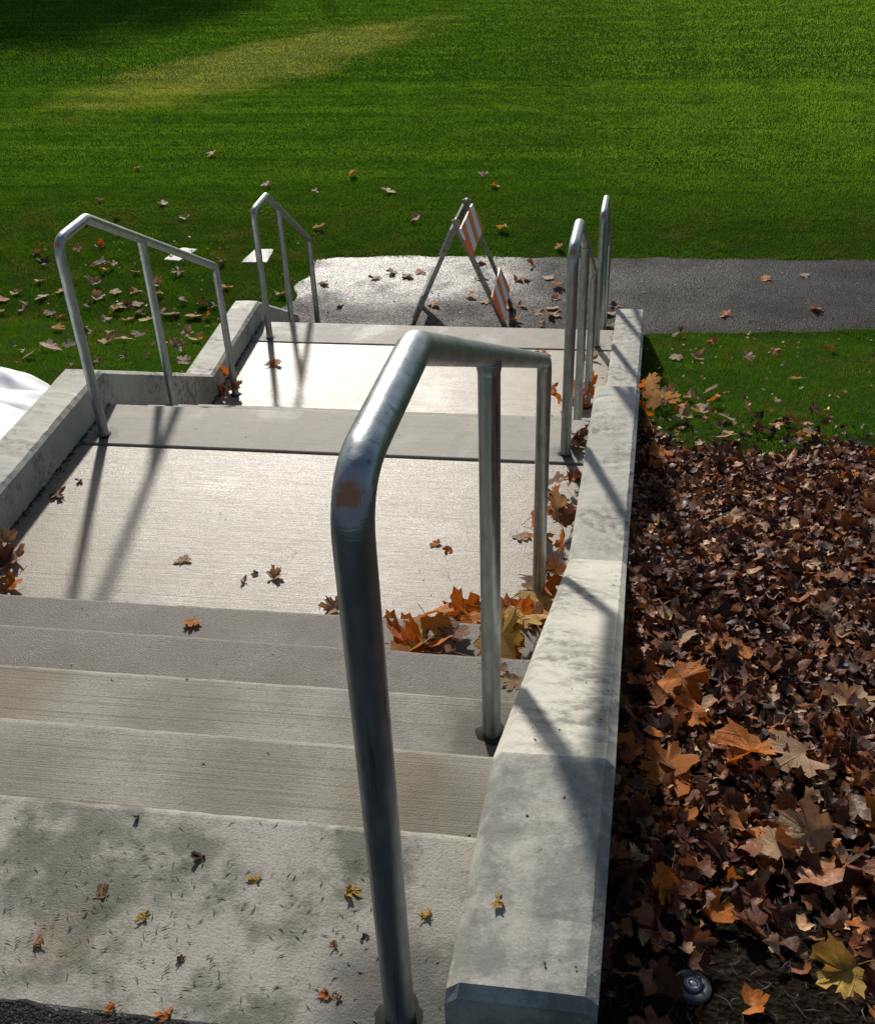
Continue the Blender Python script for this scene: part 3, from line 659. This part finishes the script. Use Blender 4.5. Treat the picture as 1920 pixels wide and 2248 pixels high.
for i in range(12):
    Vv, Fv = leaf_shape(300 + i, curl=0.8, torn=True); th_ = np.mod(np.arctan2(Vv[:, 0], Vv[:, 1] + .04) - random.uniform(0, 6.28), 6.28); Vv[:, :2] *= np.where(th_ < random.uniform(2.4, 4.0), .3, 1.0)[:, None]; Vv[:, 0] *= random.uniform(.6, 1); Vv = Vv + np.array([[random.gauss(0, .05), random.gauss(0, .05), random.gauss(0, .02)] for _ in Vv])
    Fv = [f for f in Fv if max(f) < 1 + 2 * len(OUT) and random.random() < .8]
    me = bpy.data.meshes.new('leaf_scrap'); me.from_pydata([tuple(v) for v in Vv], [], Fv); me.materials.append(M_LEAF['tan']); me.update(); SCRAP.append(me)
ONES = 'first second third fourth fifth sixth seventh eighth ninth tenth eleventh twelfth thirteenth fourteenth fifteenth sixteenth seventeenth eighteenth nineteenth'.split()
ORD = ['nearest'] + [w + ' nearest' for w in ONES[1:]]
for tens, th in (('twenty', 'twentieth'), ('thirty', 'thirtieth'), ('forty', 'fortieth'), ('fifty', 'fiftieth')): ORD += [th + ' nearest'] + [f'{tens}-{w} nearest' for w in ONES[:9]]
PLACED = []                                  # (object, colour, where, landmark, distance, group)
def leaf(x, y, z, size, colour, where, landmark, lm, group, tilt=0.25, variant=None, yaw=None, scrap=False):
    o = bpy.data.objects.new('leaf_scrap' if scrap else 'maple_leaf', random.choice(SCRAP) if scrap else LEAF[variant if variant is not None else random.randrange(len(LEAF))]); COL.objects.link(o)
    o.material_slots[0].link = 'OBJECT'; o.material_slots[0].material = M_LEAF[colour]
    o.location = (x, y, z); o.scale = (size,) * 3
    o.rotation_euler = (random.gauss(0, tilt), random.gauss(0, tilt), random.uniform(0, 6.28) if yaw is None else yaw)
    RM = np.array(o.rotation_euler.to_matrix()); co = np.empty(len(o.data.vertices) * 3, np.float32); o.data.vertices.foreach_get('co', co)
    zv = np.sort((co.reshape(-1, 3) @ RM.T)[:, 2] * size); o.location.z = z - zv[len(zv) // 20]
    PLACED.append((o, colour, where, landmark, math.hypot(x - lm[0], y - lm[1]), group)); return o
def pick(w): return random.choices(list(w), list(w.values()))[0]
SPOTS = {
    'L': [(-4.989, 9.06, -2.03), (-4.794, 8.185, -2.03), (-4.962, 8.03, -2.03), (-5.391, 7.963, -2.03), (-5.156, 7.669, -2.03), (-4.436, 7.649, -2.03), (-4.147, 7.49, -2.03), (-4.463, 7.507, -2.03), (-4.593, 7.662, -2.031), (-3.731, 7.491, -2.03), (-3.826, 7.229, -2.03), (-4.433, 7.211, -2.03), (-4.975, 7.221, -2.03), (-3.397, 7.767, -2.03), (-3.147, 7.175, -2.031), (-3.975, 7.034, -2.03), (-4.142, 7.008, -2.03), (-5.087, 6.959, -2.03), (-4.661, 6.998, -2.03), (-4.272, 6.898, -2.03), (-4.757, 6.849, -2.03), (-5.129, 6.785, -2.031), (-3.446, 6.83, -2.03), (-3.236, 6.749, -2.03), (-3.126, 6.755, -2.03), (-3.842, 6.759, -2.03), (-3.986, 6.692, -2.03), (-4.272, 6.687, -2.03), (-3.919, 6.722, -2.03), (-4.871, 6.699, -2.03), (-4.823, 6.581, -2.03), (-4.982, 6.529, -2.031), (-4.548, 6.515, -2.03), (-4.4, 6.42, -2.031), (-3.966, 6.38, -2.025), (-3.967, 6.591, -2.031), (-3.74, 6.561, -2.03), (-3.636, 6.437, -2.03), (-3.777, 6.403, -2.03), (-3.548, 6.587, -2.03), (-3.435, 6.553, -2.031), (-3.243, 6.511, -2.03), (-3.105, 6.493, -2.03), (-3.841, 5.866, -1.889), (-3.678, 5.833, -1.88), (-3.422, 5.553, -1.805), (-3.521, 5.489, -1.788), (-4.161, 5.933, -1.906), (-3.746, 5.329, -1.746), (-3.792, 5.161, -1.702), (-2.916, 5.379, -1.759), (-3.036, 5.87, -1.889), (-2.852, 5.633, -1.827), (-2.781, 5.14, -1.696), (-3.1, 4.904, -1.633), (-3.249, 4.8, -1.606), (-3.779, 4.852, -1.62), (-2.652, 4.843, -1.617), (-3.422, 5.815, -1.875), (-3.729, 6.972, -2.03), (-4.225, 9.084, -2.03), (-4.654, 9.556, -2.03), (-5.438, 9.67, -2.03), (-5.264, 8.881, -2.03), (-2.611, 7.031, -2.03)],
    'F': [(-3.651, 10.272, -2.03), (-2.993, 10.003, -2.03), (-2.171, 10.051, -2.03), (-2.675, 8.781, -2.03), (-2.695, 10.654, -2.03), (-0.774, 8.808, -2.03), (-1.134, 10.728, -2.03), (-0.982, 10.274, -2.03), (-0.181, 8.299, -2.03), (-1.695, 9.072, -2.03), (-5.488, 10.934, -2.03), (-4.749, 11.561, -2.03), (-2.692, 10.65, -2.03), (-1.175, 10.677, -2.03)],
    'P': [(-1.554, 7.552, -2.03), (-1.428, 7.646, -2.03), (-0.91, 7.926, -2.03), (-0.438, 7.863, -2.03), (-0.548, 7.502, -2.03), (-0.45, 7.507, -2.03), (-0.269, 7.568, -2.03), (-0.176, 7.36, -2.03), (-0.191, 7.095, -2.03), (-0.914, 7.105, -2.03), (-0.773, 7.004, -2.03), (-1.223, 6.897, -2.03), (-0.872, 7.532, -2.03), (-0.316, 6.785, -2.03), (-0.194, 6.877, -2.03), (-0.189, 6.736, -2.03), (-0.499, 6.608, -2.03), (-0.552, 6.875, -2.03), (-0.474, 6.92, -2.03), (-0.281, 6.523, -2.03), (0.319, 6.963, -2.03), (0.283, 6.791, -2.03), (0.27, 6.544, -2.03), (1.215, 6.826, -2.03), (1.953, 6.967, -2.03), (1.64, 7.64, -2.03), (1.993, 7.734, -2.03), (-2.287, 7.335, -2.03), (-1.71, 7.634, -2.03), (-1.546, 7.55, -2.03), (-1.846, 7.488, -2.03), (-2.035, 6.868, -2.03)],
    'R': [(1.037, 6.075, -1.944), (0.807, 6.327, -2.011), (1.424, 5.714, -1.848), (0.706, 5.422, -1.771), (0.85, 5.461, -1.781), (1.401, 4.883, -1.628), (1.836, 5.872, -1.89), (0.683, 4.262, -1.463), (0.817, 4.401, -1.5), (1.337, 4.107, -1.422), (0.942, 3.917, -1.372), (0.829, 3.787, -1.337), (1.128, 3.748, -1.327), (1.355, 3.956, -1.382), (0.976, 3.555, -1.276), (0.773, 3.418, -1.239), (1.215, 3.503, -1.262), (0.475, 4.457, -1.515), (1.206, 5.539, -1.802), (0.71, 3.942, -1.378), (0.808, 4.138, -1.43), (1.155, 3.672, -1.307)],
    'Rpile': [(0.44, 4.15, -1.433), (0.478, 4.03, -1.402), (0.514, 3.916, -1.372), (0.435, 3.846, -1.353), (0.515, 4.226, -1.454), (0.57, 4.043, -1.405), (0.439, 3.679, -1.308), (0.599, 3.869, -1.359), (0.516, 3.744, -1.326)],
    'T4': [(-1.151, 1.189, -0.66), (-0.44, 1.214, -0.66)],
    'T3': [(-0.169, 0.899, -0.495), (-0.123, 0.86, -0.495)],
    'Z1': [(-1.029, 1.648, -0.825), (-1.104, 1.652, -0.825), (-1.135, 1.612, -0.825), (-1.396, 1.701, -0.825), (-2.065, 2.089, -0.825), (-2.022, 2.199, -0.825), (-0.481, 1.891, -0.825), (-0.429, 1.853, -0.825), (0.018, 2.403, -0.825), (-0.008, 2.14, -0.825), (-0.033, 2.107, -0.825), (-0.164, 1.962, -0.825), (-2.09, 1.706, -0.825), (-2.021, 1.661, -0.825), (-2.03, 1.573, -0.825), (-1.963, 1.513, -0.825), (-2.06, 1.625, -0.825), (-0.776, 1.497, -0.825)],
    'Z1s': [(0.036, 2.716, -0.825), (0.027, 2.639, -0.825), (-2.442, 2.694, -0.825)],
    'Z2': [(-1.961, 4.71, -1.531), (-0.208, 4.966, -1.531), (0.105, 4.918, -1.531)],
    'Z2p': [(-2.144, 4.269, -1.531), (-2.073, 4.232, -1.531), (-2.166, 4.243, -1.531), (-2.174, 4.409, -1.531)],
    'Z2r': [(0.081, 4.413, -1.531), (0.055, 4.295, -1.531), (0.122, 4.358, -1.531), (0.029, 4.209, -1.531), (0.096, 4.27, -1.531), (-0.093, 4.228, -1.531)],
    'Z0': [(-0.708, -0.029, 0.0), (-0.568, -0.096, 0.0), (-0.185, -0.163, 0.0), (-0.318, -0.227, 0.0), (-0.316, -0.297, 0.0), (-0.705, -0.186, 0.0), (-0.773, -0.274, 0.0), (-0.546, -0.271, 0.0), (-0.467, -0.129, 0.0), (-0.317, -0.132, 0.0), (-0.294, -0.302, 0.0), (-0.277, -0.204, 0.0), (-0.614, -0.355, 0.0), (-0.532, -0.356, 0.0), (-0.623, -0.215, 0.0)],
}

MIXL = {'tan': 4.5, 'orange': 2, 'brown': 3, 'dark': 1.5, 'yellow': 0.6}
for (x, y, z) in SPOTS['L']:
    far = y > 7.2
    leaf(x, y, float(gz(x, y)) + 0.018, random.uniform(.085, .135), pick(MIXL), 'on the lawn by the slabs' if far else 'on the bank behind the wall', 'the path-side slab' if far else 'the lawn-side middle handrail', (-3.1, 8) if far else (-2.08, 3.4), 'leaves scattered on the lawn', 0.28)
for (x, y, z) in SPOTS['F']: leaf(x, y, ZP + 0.02, random.uniform(.09, .14), pick({'tan': 4, 'orange': 1.5, 'yellow': 1}), 'on the playing field', 'the barricade', (-.94, 6.66), 'leaves on the playing field', 0.45)
for (x, y, z) in SPOTS['P']: leaf(x, y, ZP + 0.006, random.uniform(.085, .13), pick({'tan': 5, 'orange': 2.5, 'brown': 1.6}), 'on the wet asphalt path', 'the barricade', (-.94, 6.66), 'leaves on the asphalt path', 0.22)
for (x, y, z) in SPOTS['R']: leaf(x, y, float(gz(x, y)) + 0.018, random.uniform(.075, .115), pick({'tan': 3, 'orange': 2, 'brown': 3}), 'on the grass above the leaf bed', 'the wall end', (.5, 6.4), 'leaves on the grass strip by the path', 0.4)
for (x, y, z) in SPOTS['Rpile']:
    for q in range(1): leaf(x + random.uniform(-.06, .06), y + random.uniform(-.08, .08), float(gz(x, y)) + random.uniform(.03, .12), random.uniform(.09, .14), pick({'orange': 3, 'tan': 2}), 'heaped at the wall above the leaf bed', 'the wall end', (.5, 6.4), 'leaves heaped against the wall', 0.7)
def flat(key, z, sizes, mixw, where, landmark, lm, group, tilt=0.15):
    for (x, y, _) in SPOTS[key]: leaf(x, y, z + 0.002, random.uniform(*sizes), pick(mixw), where, landmark, lm, group, tilt)
flat('T4', -4 * RI, (.055, .06), {'orange': 1}, 'on the lowest step of the upper flight', 'the wall', (-.02, 1.2), 'leaves on the upper steps')
flat('T3', -3 * RI, (.055, .075), {'orange': 2, 'tan': 1}, 'on the third step of the upper flight', 'the wall', (-.02, .9), 'leaves on the upper steps')
flat('Z2', Z2, (.09, .11), {'orange': 1, 'tan': 1}, 'on the bright lower landing', 'the leaf bed wall', (.2, 4.9), 'leaves on the lower landing')
flat('Z1s', Z1, (.07, .09), {'brown': 1, 'dark': 1}, 'on the edge strip of the middle landing', 'the leaf bed wall', (.1, 2.7), 'leaves on the middle landing')
for i, (x, y, _) in enumerate(SPOTS['Z1']):
    corner = 12 <= i <= 16
    sz = (.06, .03, .03, .06, .075, .035, .04, .04, .09, .08, .07, .07, .1, .1, .11, .1, .1, .08)[i]
    colr = ('tan', 'dark', 'tan', 'tan', 'brown', 'dark', 'orange', 'orange', 'orange', 'brown', 'brown', 'tan', 'tan', 'tan', 'dark', 'orange', 'brown', 'tan')[i]
    leaf(x, y, Z1 + 0.002 + (random.uniform(0, .03) if corner else 0), sz, colr, 'in the clump by the lawn-side wall' if corner else 'on the wet middle landing', 'the near handrail', (-.1, 1.54), 'leaves on the middle landing', 0.5 if corner else 0.2)
for (x, y, _) in SPOTS['Z2p']: leaf(x, y, Z2 + random.uniform(.02, .08), random.uniform(.09, .13), pick({'orange': 1, 'brown': 2}), 'in the corner behind the lawn-side middle handrail', 'its foot', (-2.1, 4.28), 'leaves on the lower landing', 0.9)
for (x, y, _) in SPOTS['Z2r']:
    for q in range(2): leaf(x - .02 * q, y + .05 * q, Z2 + random.uniform(.01, .09), random.uniform(.09, .13), pick({'orange': 3, 'tan': 1}), 'heaped by the wall on the lower landing', 'the path', (.2, 7), 'leaves on the lower landing', 0.8)
for (x, y, _) in SPOTS['Z0']: leaf(x, y, 0.0005, random.uniform(.020, .040), pick({'tan': 3, 'orange': 1.5, 'yellow': 1.5, 'dark': 1}), 'scrap on the mossy top landing', 'the near handrail', (-.2, -.318), 'leaf scraps on the top landing', 0.15, scrap=True)
# big heap in the corner of the middle landing, beside the nearest handrail
for i in range(74):
    on_step = i >= 56
    if on_step: x, y, z0 = random.uniform(-.48, -.05), random.uniform(1.0, 1.25), -4 * RI
    else:
        x = -0.02 - abs(random.gauss(0, .24 if i % 4 else .45)); y = 1.30 + abs(random.gauss(0, .13 if x > -.15 else .07)); z0 = Z1
    x = min(x, wall_r(y) - .05); pile = max(0.01, .15 - abs(x - wall_r(y)) * .28) * (0.6 if on_step else 1)
    leaf(x, y, z0 + .01 + random.uniform(0.2, 1) * pile, random.uniform(.105, .15), pick({'orange': 5.5, 'tan': 2, 'brown': .8, 'yellow': 1.2}), 'in the heap on the lowest upper step' if on_step else 'in the bright heap below the upper steps', 'the near handrail', (-.1, 1.54), 'leaves heaped in the landing corner', 0.33)
for i in range(12):
    y = random.uniform(1.6, 2.35); x = wall_r(y) - random.uniform(.03, .13)
    leaf(x, y, Z1 + random.uniform(.01, .04), random.uniform(.07, .11), pick({'brown': 3, 'dark': 1, 'tan': 1, 'orange': 3}), 'along the wall on the middle landing', 'the near handrail', (-.1, 1.54), 'leaves on the middle landing', 0.6)
leaf(-0.0665, -0.25, 0.1785, .034, 'yellow', 'torn scrap on the wall top', 'the camera', (0, -1), 'leaf scraps on the top landing', .05, scrap=True)
# largest leaves of the leaf bed
BED = [(.33, .92, .15, 'orange', 3.6), (.25, .55, .12, 'orange', .6), (.27, .52, .10, 'orange', 1.4), (.45, .63, .13, 'orange', 2.2), (.40, .66, .11, 'orange', 4.0), (.33, .78, .10, 'orange', 2.0), (.27, 1.99, .13, 'orange', 1), (.19, 2.07, .13, 'orange', 2.5), (.24, 1.9, .12, 'orange', .3), (.20, 1.75, .12, 'brown', 1), (.3, 1.82, .12, 'tan', 2), (.17, 1.95, .12, 'orange', 5), (.42, 3.0, .12, 'orange', 1), (.62, 2.2, .13, 'tan', 1.6), (.75, .9, .13, 'tan', .5), (.55, .62, .12, 'tan', 2.3), (.52, .35, .12, 'tan', .9), (.45, .30, .10, 'tan', .2), (.50, -.02, .09, 'yellow', 2)]
for (x, y, s, c, yw) in BED: leaf(x, y, float(gz(x, y)) + .055, s * .95, c, 'on top of the dark leaf bed', 'the sprinkler head', (.25, -.05), 'large leaves on the leaf bed', .25, yaw=yw)
for i in range(38):
    y = random.uniform(.1, 3.1); x = random.uniform(wall_r(y) + WALL_W + .06, .55 + .35 * y)
    leaf(x, y, float(gz(x, y)) + random.uniform(.02, .045), random.uniform(.065, .105), pick({'tan': 1.6, 'brown': 6, 'dark': 1.5, 'orange': 2}), 'on top of the dark leaf bed', 'the sprinkler head', (.25, -.05), 'large leaves on the leaf bed', .45)
by = {}
for t in PLACED: by.setdefault((t[1], t[2], t[3]), []).append(t)
for (colr, where, lmk), ts in by.items():
    ts.sort(key=lambda t: t[4])
    for i, t in enumerate(ts):
        tag(t[0], f"{'dark brown' if colr == 'dark' else colr} leaf {where}, {ORD[min(i, len(ORD) - 1)]} {lmk}" if len(ts) > 1 else f"{'dark brown' if colr == 'dark' else colr} maple leaf {where}", 'leaf', t[5])

# matted rest of the leaf bed, and crumbs: nobody could count it
def litter(name, n, pos, sizes, cols, seed, label, tilt=0.45, lift=(0.0, 0.045)):
    r = np.random.default_rng(seed); shapes = [leaf_shape(500 + i, True, 0.9 + 0.5 * (i % 3), i % 2 == 1) for i in range(16)]
    P = pos(r, n); n = len(P); Vs, Fs, Cs = [], [], []; off = 0
    var = r.integers(0, 16, n); sz = r.uniform(*sizes, n) * (0.6 + 0.6 * r.random(n) ** 2); cp = np.array([c for c, w in cols]); pw = np.array([w for c, w in cols]); pw = pw / pw.sum()
    ci = r.choice(len(cols), n, p=pw)
    for i in range(n):
        v, f = shapes[var[i]]; a, b, c = r.normal(0, tilt), r.normal(0, tilt), r.uniform(0, 6.28)
        ca, sa, cb, sb, cc, sc_ = math.cos(a), math.sin(a), math.cos(b), math.sin(b), math.cos(c), math.sin(c)
        Rm = np.array([[cc, -sc_, 0], [sc_, cc, 0], [0, 0, 1]]) @ np.array([[cb, 0, sb], [0, 1, 0], [-sb, 0, cb]]) @ np.array([[1, 0, 0], [0, ca, -sa], [0, sa, ca]])
        Vs.append((v * sz[i]) @ Rm.T + P[i] + (0, 0, r.uniform(*lift))); Fs.append(np.array(f) + off); off += len(v)
        Cs.append(np.tile(np.append(cp[ci[i]] * r.uniform(.65, 1.35), 1.0), (len(v), 1)))
    me = np_mesh(name, np.concatenate(Vs), np.concatenate(Fs), M_LITTER); me.polygons.foreach_set('use_smooth', [True] * len(me.polygons)); at = me.color_attributes.new('leaf_colour', 'FLOAT_COLOR', 'POINT'); at.data.foreach_set('color', np.concatenate(Cs).astype(np.float32).ravel())
    return tag(link(name, me), label, 'leaves', kind='stuff')
k = NT('leaf_litter'); at = k.n('ShaderNodeAttribute', attribute_name='leaf_colour').outputs['Color']; n = k.noise(k.pos, 60, 4); c = k.mix(k.math('MULTIPLY', k.ramp(n, .45, .7), .5), at, (0.05, 0.025, 0.015))
k.fin(c, k.ramp(n, .3, .7, .4, .65), k.bump(n, .4, .008), spec=.22); tr = k.n('ShaderNodeBsdfTranslucent'); k.l(c, tr.inputs[0]); mx = k.n('ShaderNodeMixShader'); mx.inputs[0].default_value = .22
k.l(k.b.outputs[0], mx.inputs[1]); k.l(tr.outputs[0], mx.inputs[2]); k.l(mx.outputs[0], k.out.inputs[0]); M_LITTER = k.m
BEDC = [((.175, .058, .022), 6), ((.095, .032, .015), 6), ((.28, .105, .038), 3.4), ((.48, .29, .16), 2.2), ((.045, .020, .013), 4.5), ((.38, .11, .012), 1.4)]
def bed_pos(r, n):
    y = r.uniform(-.55, 3.75, n); x = wall_r(y) + WALL_W - .02 + r.uniform(0, 1, n) ** 1.15 * 2.6
    lim = 3.3 + .3 * hnoise(x * 2.2, y * 1.5) + np.clip(.7 - x, 0, 1) * .5
    d = np.clip((lim - y) / .25, 0.0, 1); d = np.where(y > lim, 0.08, np.maximum(d, .1))
    bare = np.clip((y + .05 - .25 * (x - .3) * (x < .9) ) / .35, 0, 1) * .94 + .06; bare = np.where(x > .55, np.maximum(bare, .7), bare)
    m = r.random(n) < d * bare; x, y = x[m], y[m]
    heap = .05 * np.exp(-((x - wall_r(y) - WALL_W) / .16) ** 2) * np.exp(-((y - 1.95) / .4) ** 2)
    return np.stack([x, y, gz(x, y) + .002 + heap], 1)
litter('leaf_litter', 23000, bed_pos, (.020, .078), BEDC, 31, 'matted dark brown fallen leaves covering the bank beside the wall', 0.42, (0, .05))
def lawn_pos(r, n):
    x = np.concatenate([r.uniform(-5.5, -2.35, n // 2), r.uniform(.3, 3, n - n // 2)]); y = np.concatenate([r.uniform(4.2, 8.6, n // 2), r.uniform(3.2, 6.4, n - n // 2)])
    return np.stack([x, y, gz(x, y) + .015], 1)
litter('leaf_crumbs', 420, lawn_pos, (.018, .05), [((.40, .27, .16), 3), ((.2, .09, .04), 2), ((.45, .16, .03), 1)], 32, 'small scraps of dry leaf strewn through the grass')
def path_pos(r, n):
    x = r.uniform(-2.4, 3.5, n); y = r.uniform(6.5, 8.1, n); m = on_path(x, y, -.03); return np.stack([x, y, np.full(n, ZP + .005)], 1)[m]
litter('leaf_crumbs', 260, path_pos, (.008, .026), [((.45, .33, .2), 3), ((.15, .08, .05), 2)], 33, 'tiny scraps of dry leaf strewn over the asphalt path', .15, (0, .003))

# clippings, needles and grit
def sticks(name, n, pos, ln, wd, mat, seed, label, cat):
    r = np.random.default_rng(seed); P = pos(r, n); n = len(P); a = r.uniform(0, 6.28, n); L = r.uniform(*ln, n) / 2; w = r.uniform(*wd, n) / 2; bend = r.normal(0, .25, n) * L
    d = np.stack([np.cos(a), np.sin(a), 0 * a], 1); e = np.stack([-np.sin(a), np.cos(a), 0 * a], 1); up_ = np.array([0, 0, 1.0])
    mid = P + e * bend[:, None] + up_ * .0006; A = P - d * L[:, None] + up_ * .0008; Bp = P + d * L[:, None] + up_ * .0012
    V = np.stack([A, mid - e * w[:, None], Bp, mid + e * w[:, None], mid + up_ * w[:, None] * .7], 1).reshape(-1, 3)
    base = np.arange(n)[:, None] * 5; F = (base[:, None, :] + np.array([[0, 1, 4], [1, 2, 4], [2, 3, 4], [3, 0, 4]])[None]).reshape(-1, 3)
    return tag(link(name, np_mesh(name, V, F, mat)), label, cat, kind='stuff')
M_CLIP = plain('wet_clippings', (0.028, 0.038, 0.016), .5); M_TWIG = plain('dry_stem', (0.07, 0.04, 0.025), .6)
def top_pos(r, n):
    x = r.normal(-.62, .26, n); y = np.clip(r.normal(-.24, .09, n), Y_BACK, -.02); m = (x < wall_r(y) - .02) & (x > -1.6); return np.stack([x, y, 0 * x + .001], 1)[m]
sticks('grass_clippings', 420, top_pos, (.005, .020), (.0011, .0026), M_CLIP, 41, 'dark wet grass clippings strewn over the top landing', 'clippings')
def grit_pos(r, n):
    y = r.uniform(0, 5.3, n); x = r.uniform(-1.9, 0.05, n); x = np.where(r.random(n) < .3, wall_r(y) - np.abs(r.normal(0, .02, n)) - .006, x); x = np.where(r.random(n) < .25, wall_l(y) + np.abs(r.normal(0, .015, n)) + .005, x)
    z = np.select([y < TR, y < 2 * TR, y < 3 * TR, y < 4 * TR, y < U0, y < U0 + T2, y < U0 + 2 * T2, y < U0 + 3 * T2, y < V0], [-RI, -2 * RI, -3 * RI, -4 * RI, Z1 + .002, Z1 - R2, Z1 - 2 * R2, Z1 - 3 * R2, Z2 + .002])
    return np.stack([x, y, z + .001], 1)
sticks('grit', 420, grit_pos, (.004, .014), (.002, .006), M_CLIP, 42, 'dark crumbs of soil and leaf scattered over the steps and landings', 'grit')
def wall_pos(r, n):
    y = r.uniform(-.35, 5.4, n); x = wall_r(y) + r.uniform(.02, WALL_W - .02, n); z = np.interp(y, [p[0] for p in ZW], [p[1] for p in ZW]); return np.stack([x, y, z + .0015], 1)
sticks('grit', 60, wall_pos, (.004, .009), (.002, .005), M_CLIP, 43, 'dark specks of dirt on top of the wall by the leaf bed', 'grit')
def stem_pos(r, n):
    y = r.uniform(1.35, 2.4, n); x = r.uniform(-1.6, -.1, n); return np.stack([x, y, 0 * x + Z1 + .002], 1)
sticks('leaf_stems', 9, stem_pos, (.05, .09), (.001, .0018), M_TWIG, 44, 'thin dry leaf stems lying on the middle landing', 'stems')
def seam_pos(r, n):
    y = np.concatenate([r.uniform(1.3, U0, n // 2), r.uniform(U0 + 3 * T2, V0, n - n // 2)]); z = np.where(y < 3, Z1, Z2) + .002; left = r.random(n) < .62
    x = np.where(left, wall_l(y) + np.abs(r.normal(0, .012, n)), wall_r(y) - np.abs(r.normal(0, .012, n))); return np.stack([x, y, z], 1)
sticks('dirt_seam', 900, seam_pos, (.008, .03), (.004, .012), plain('black_dirt', (.018, .016, .014), .6), 45, 'black dirt gathered along the seams between landings and walls', 'dirt')
def soil_pos(r, n):
    y = r.uniform(-.5, .5, n); x = wall_r(y) + WALL_W + r.uniform(.0, .6, n); return np.stack([x, y, gz(x, y) + .004], 1)
sticks('soil_bits', 900, soil_pos, (.006, .045), (.0008, .0035), plain('soil_bits', (.035, .028, .02), .6, sc=9, var=.7), 46, 'thin stalks and crumbs lying on the bare dark soil', 'soil')

# ================================================================== what throws the long shadows at the far end of the field
def tree(x, y, h, rad, seed, label):
    r = random.Random(seed); z0 = ZP; root = tag(empty('tree', (x, y, z0)), label, 'tree'); bark = plain('bark', (0.09, 0.065, 0.045), .8)
    bmx = bpy.data.meshes.new('trunk'); V, F = tube([(0, 0, -.2), (.05, .02, h * .25), (-.05, .08, h * .55), (0, 0, h * .85)], [.30, .24, .16, .05], 10)
    for q in range(9):
        a = r.uniform(0, 6.28); zb = h * r.uniform(.3, .7); L = rad * r.uniform(.6, .95)
        v, f = tube([(0, 0, zb), (L * .5 * math.cos(a), L * .5 * math.sin(a), zb + L * .35), (L * math.cos(a), L * math.sin(a), zb + L * .6)], [.09, .06, .02], 6)
        F += [tuple(i + len(V) for i in ff) for ff in f]; V += v
    mesh_obj('trunk', V, F, bark, root)
    g = np.random.default_rng(seed); n = 9000; cl = g.normal(0, 1, (60, 3)); cl /= np.linalg.norm(cl, axis=1)[:, None]; cl *= (g.random((60, 1)) ** .4); cl *= np.array([rad, rad, h * .36]); cl[:, 2] += h * .66
    c = cl[g.integers(0, 60, n)] + g.normal(0, rad * .16, (n, 3)); a = g.normal(0, 1, (n, 3)); b = g.normal(0, 1, (n, 3)); a /= np.linalg.norm(a, axis=1)[:, None]; b /= np.linalg.norm(b, axis=1)[:, None]; s = g.uniform(.10, .2, (n, 1))
    V = np.stack([c - a * s, c + b * s * .7, c + a * s, c - b * s * .7], 1).reshape(-1, 3); F = np.arange(4 * n).reshape(-1, 4)
    link('crown', np_mesh('crown', V, F, plain('autumn_foliage', (0.16, 0.10, 0.03), .6)), root)
tree(-18.6, 35.5, 9.0, 4.6, 3, 'broad tree past the far end of the field, shading its dark corner')
tree(-24.5, 37.5, 10.0, 5.0, 4, 'tall tree behind the broad one past the far end of the field')
tree(-15.2, 37.2, 9.5, 3.6, 5, 'narrow tree past the far end of the field, next to the slender pole')
pole = tag(empty('pole', (-8.75, 32.6, ZP)), 'slender pole past the far end of the field, throwing a thin shadow', 'pole')
V, F = tube([(0, 0, -.1), (0, 0, 3), (0, 0, 6.1)], [.11, .09, .07], 10); mesh_obj('shaft', V, F, plain('pole_paint', (.2, .21, .2), .5), pole, True)
V, F = tube([(0, 0, -.02), (0, 0, .10), (0, 0, .14)], [.19, .19, .12], 12); mesh_obj('base', V, F, plain('pole_base', (.3, .3, .29), .7), pole, True)
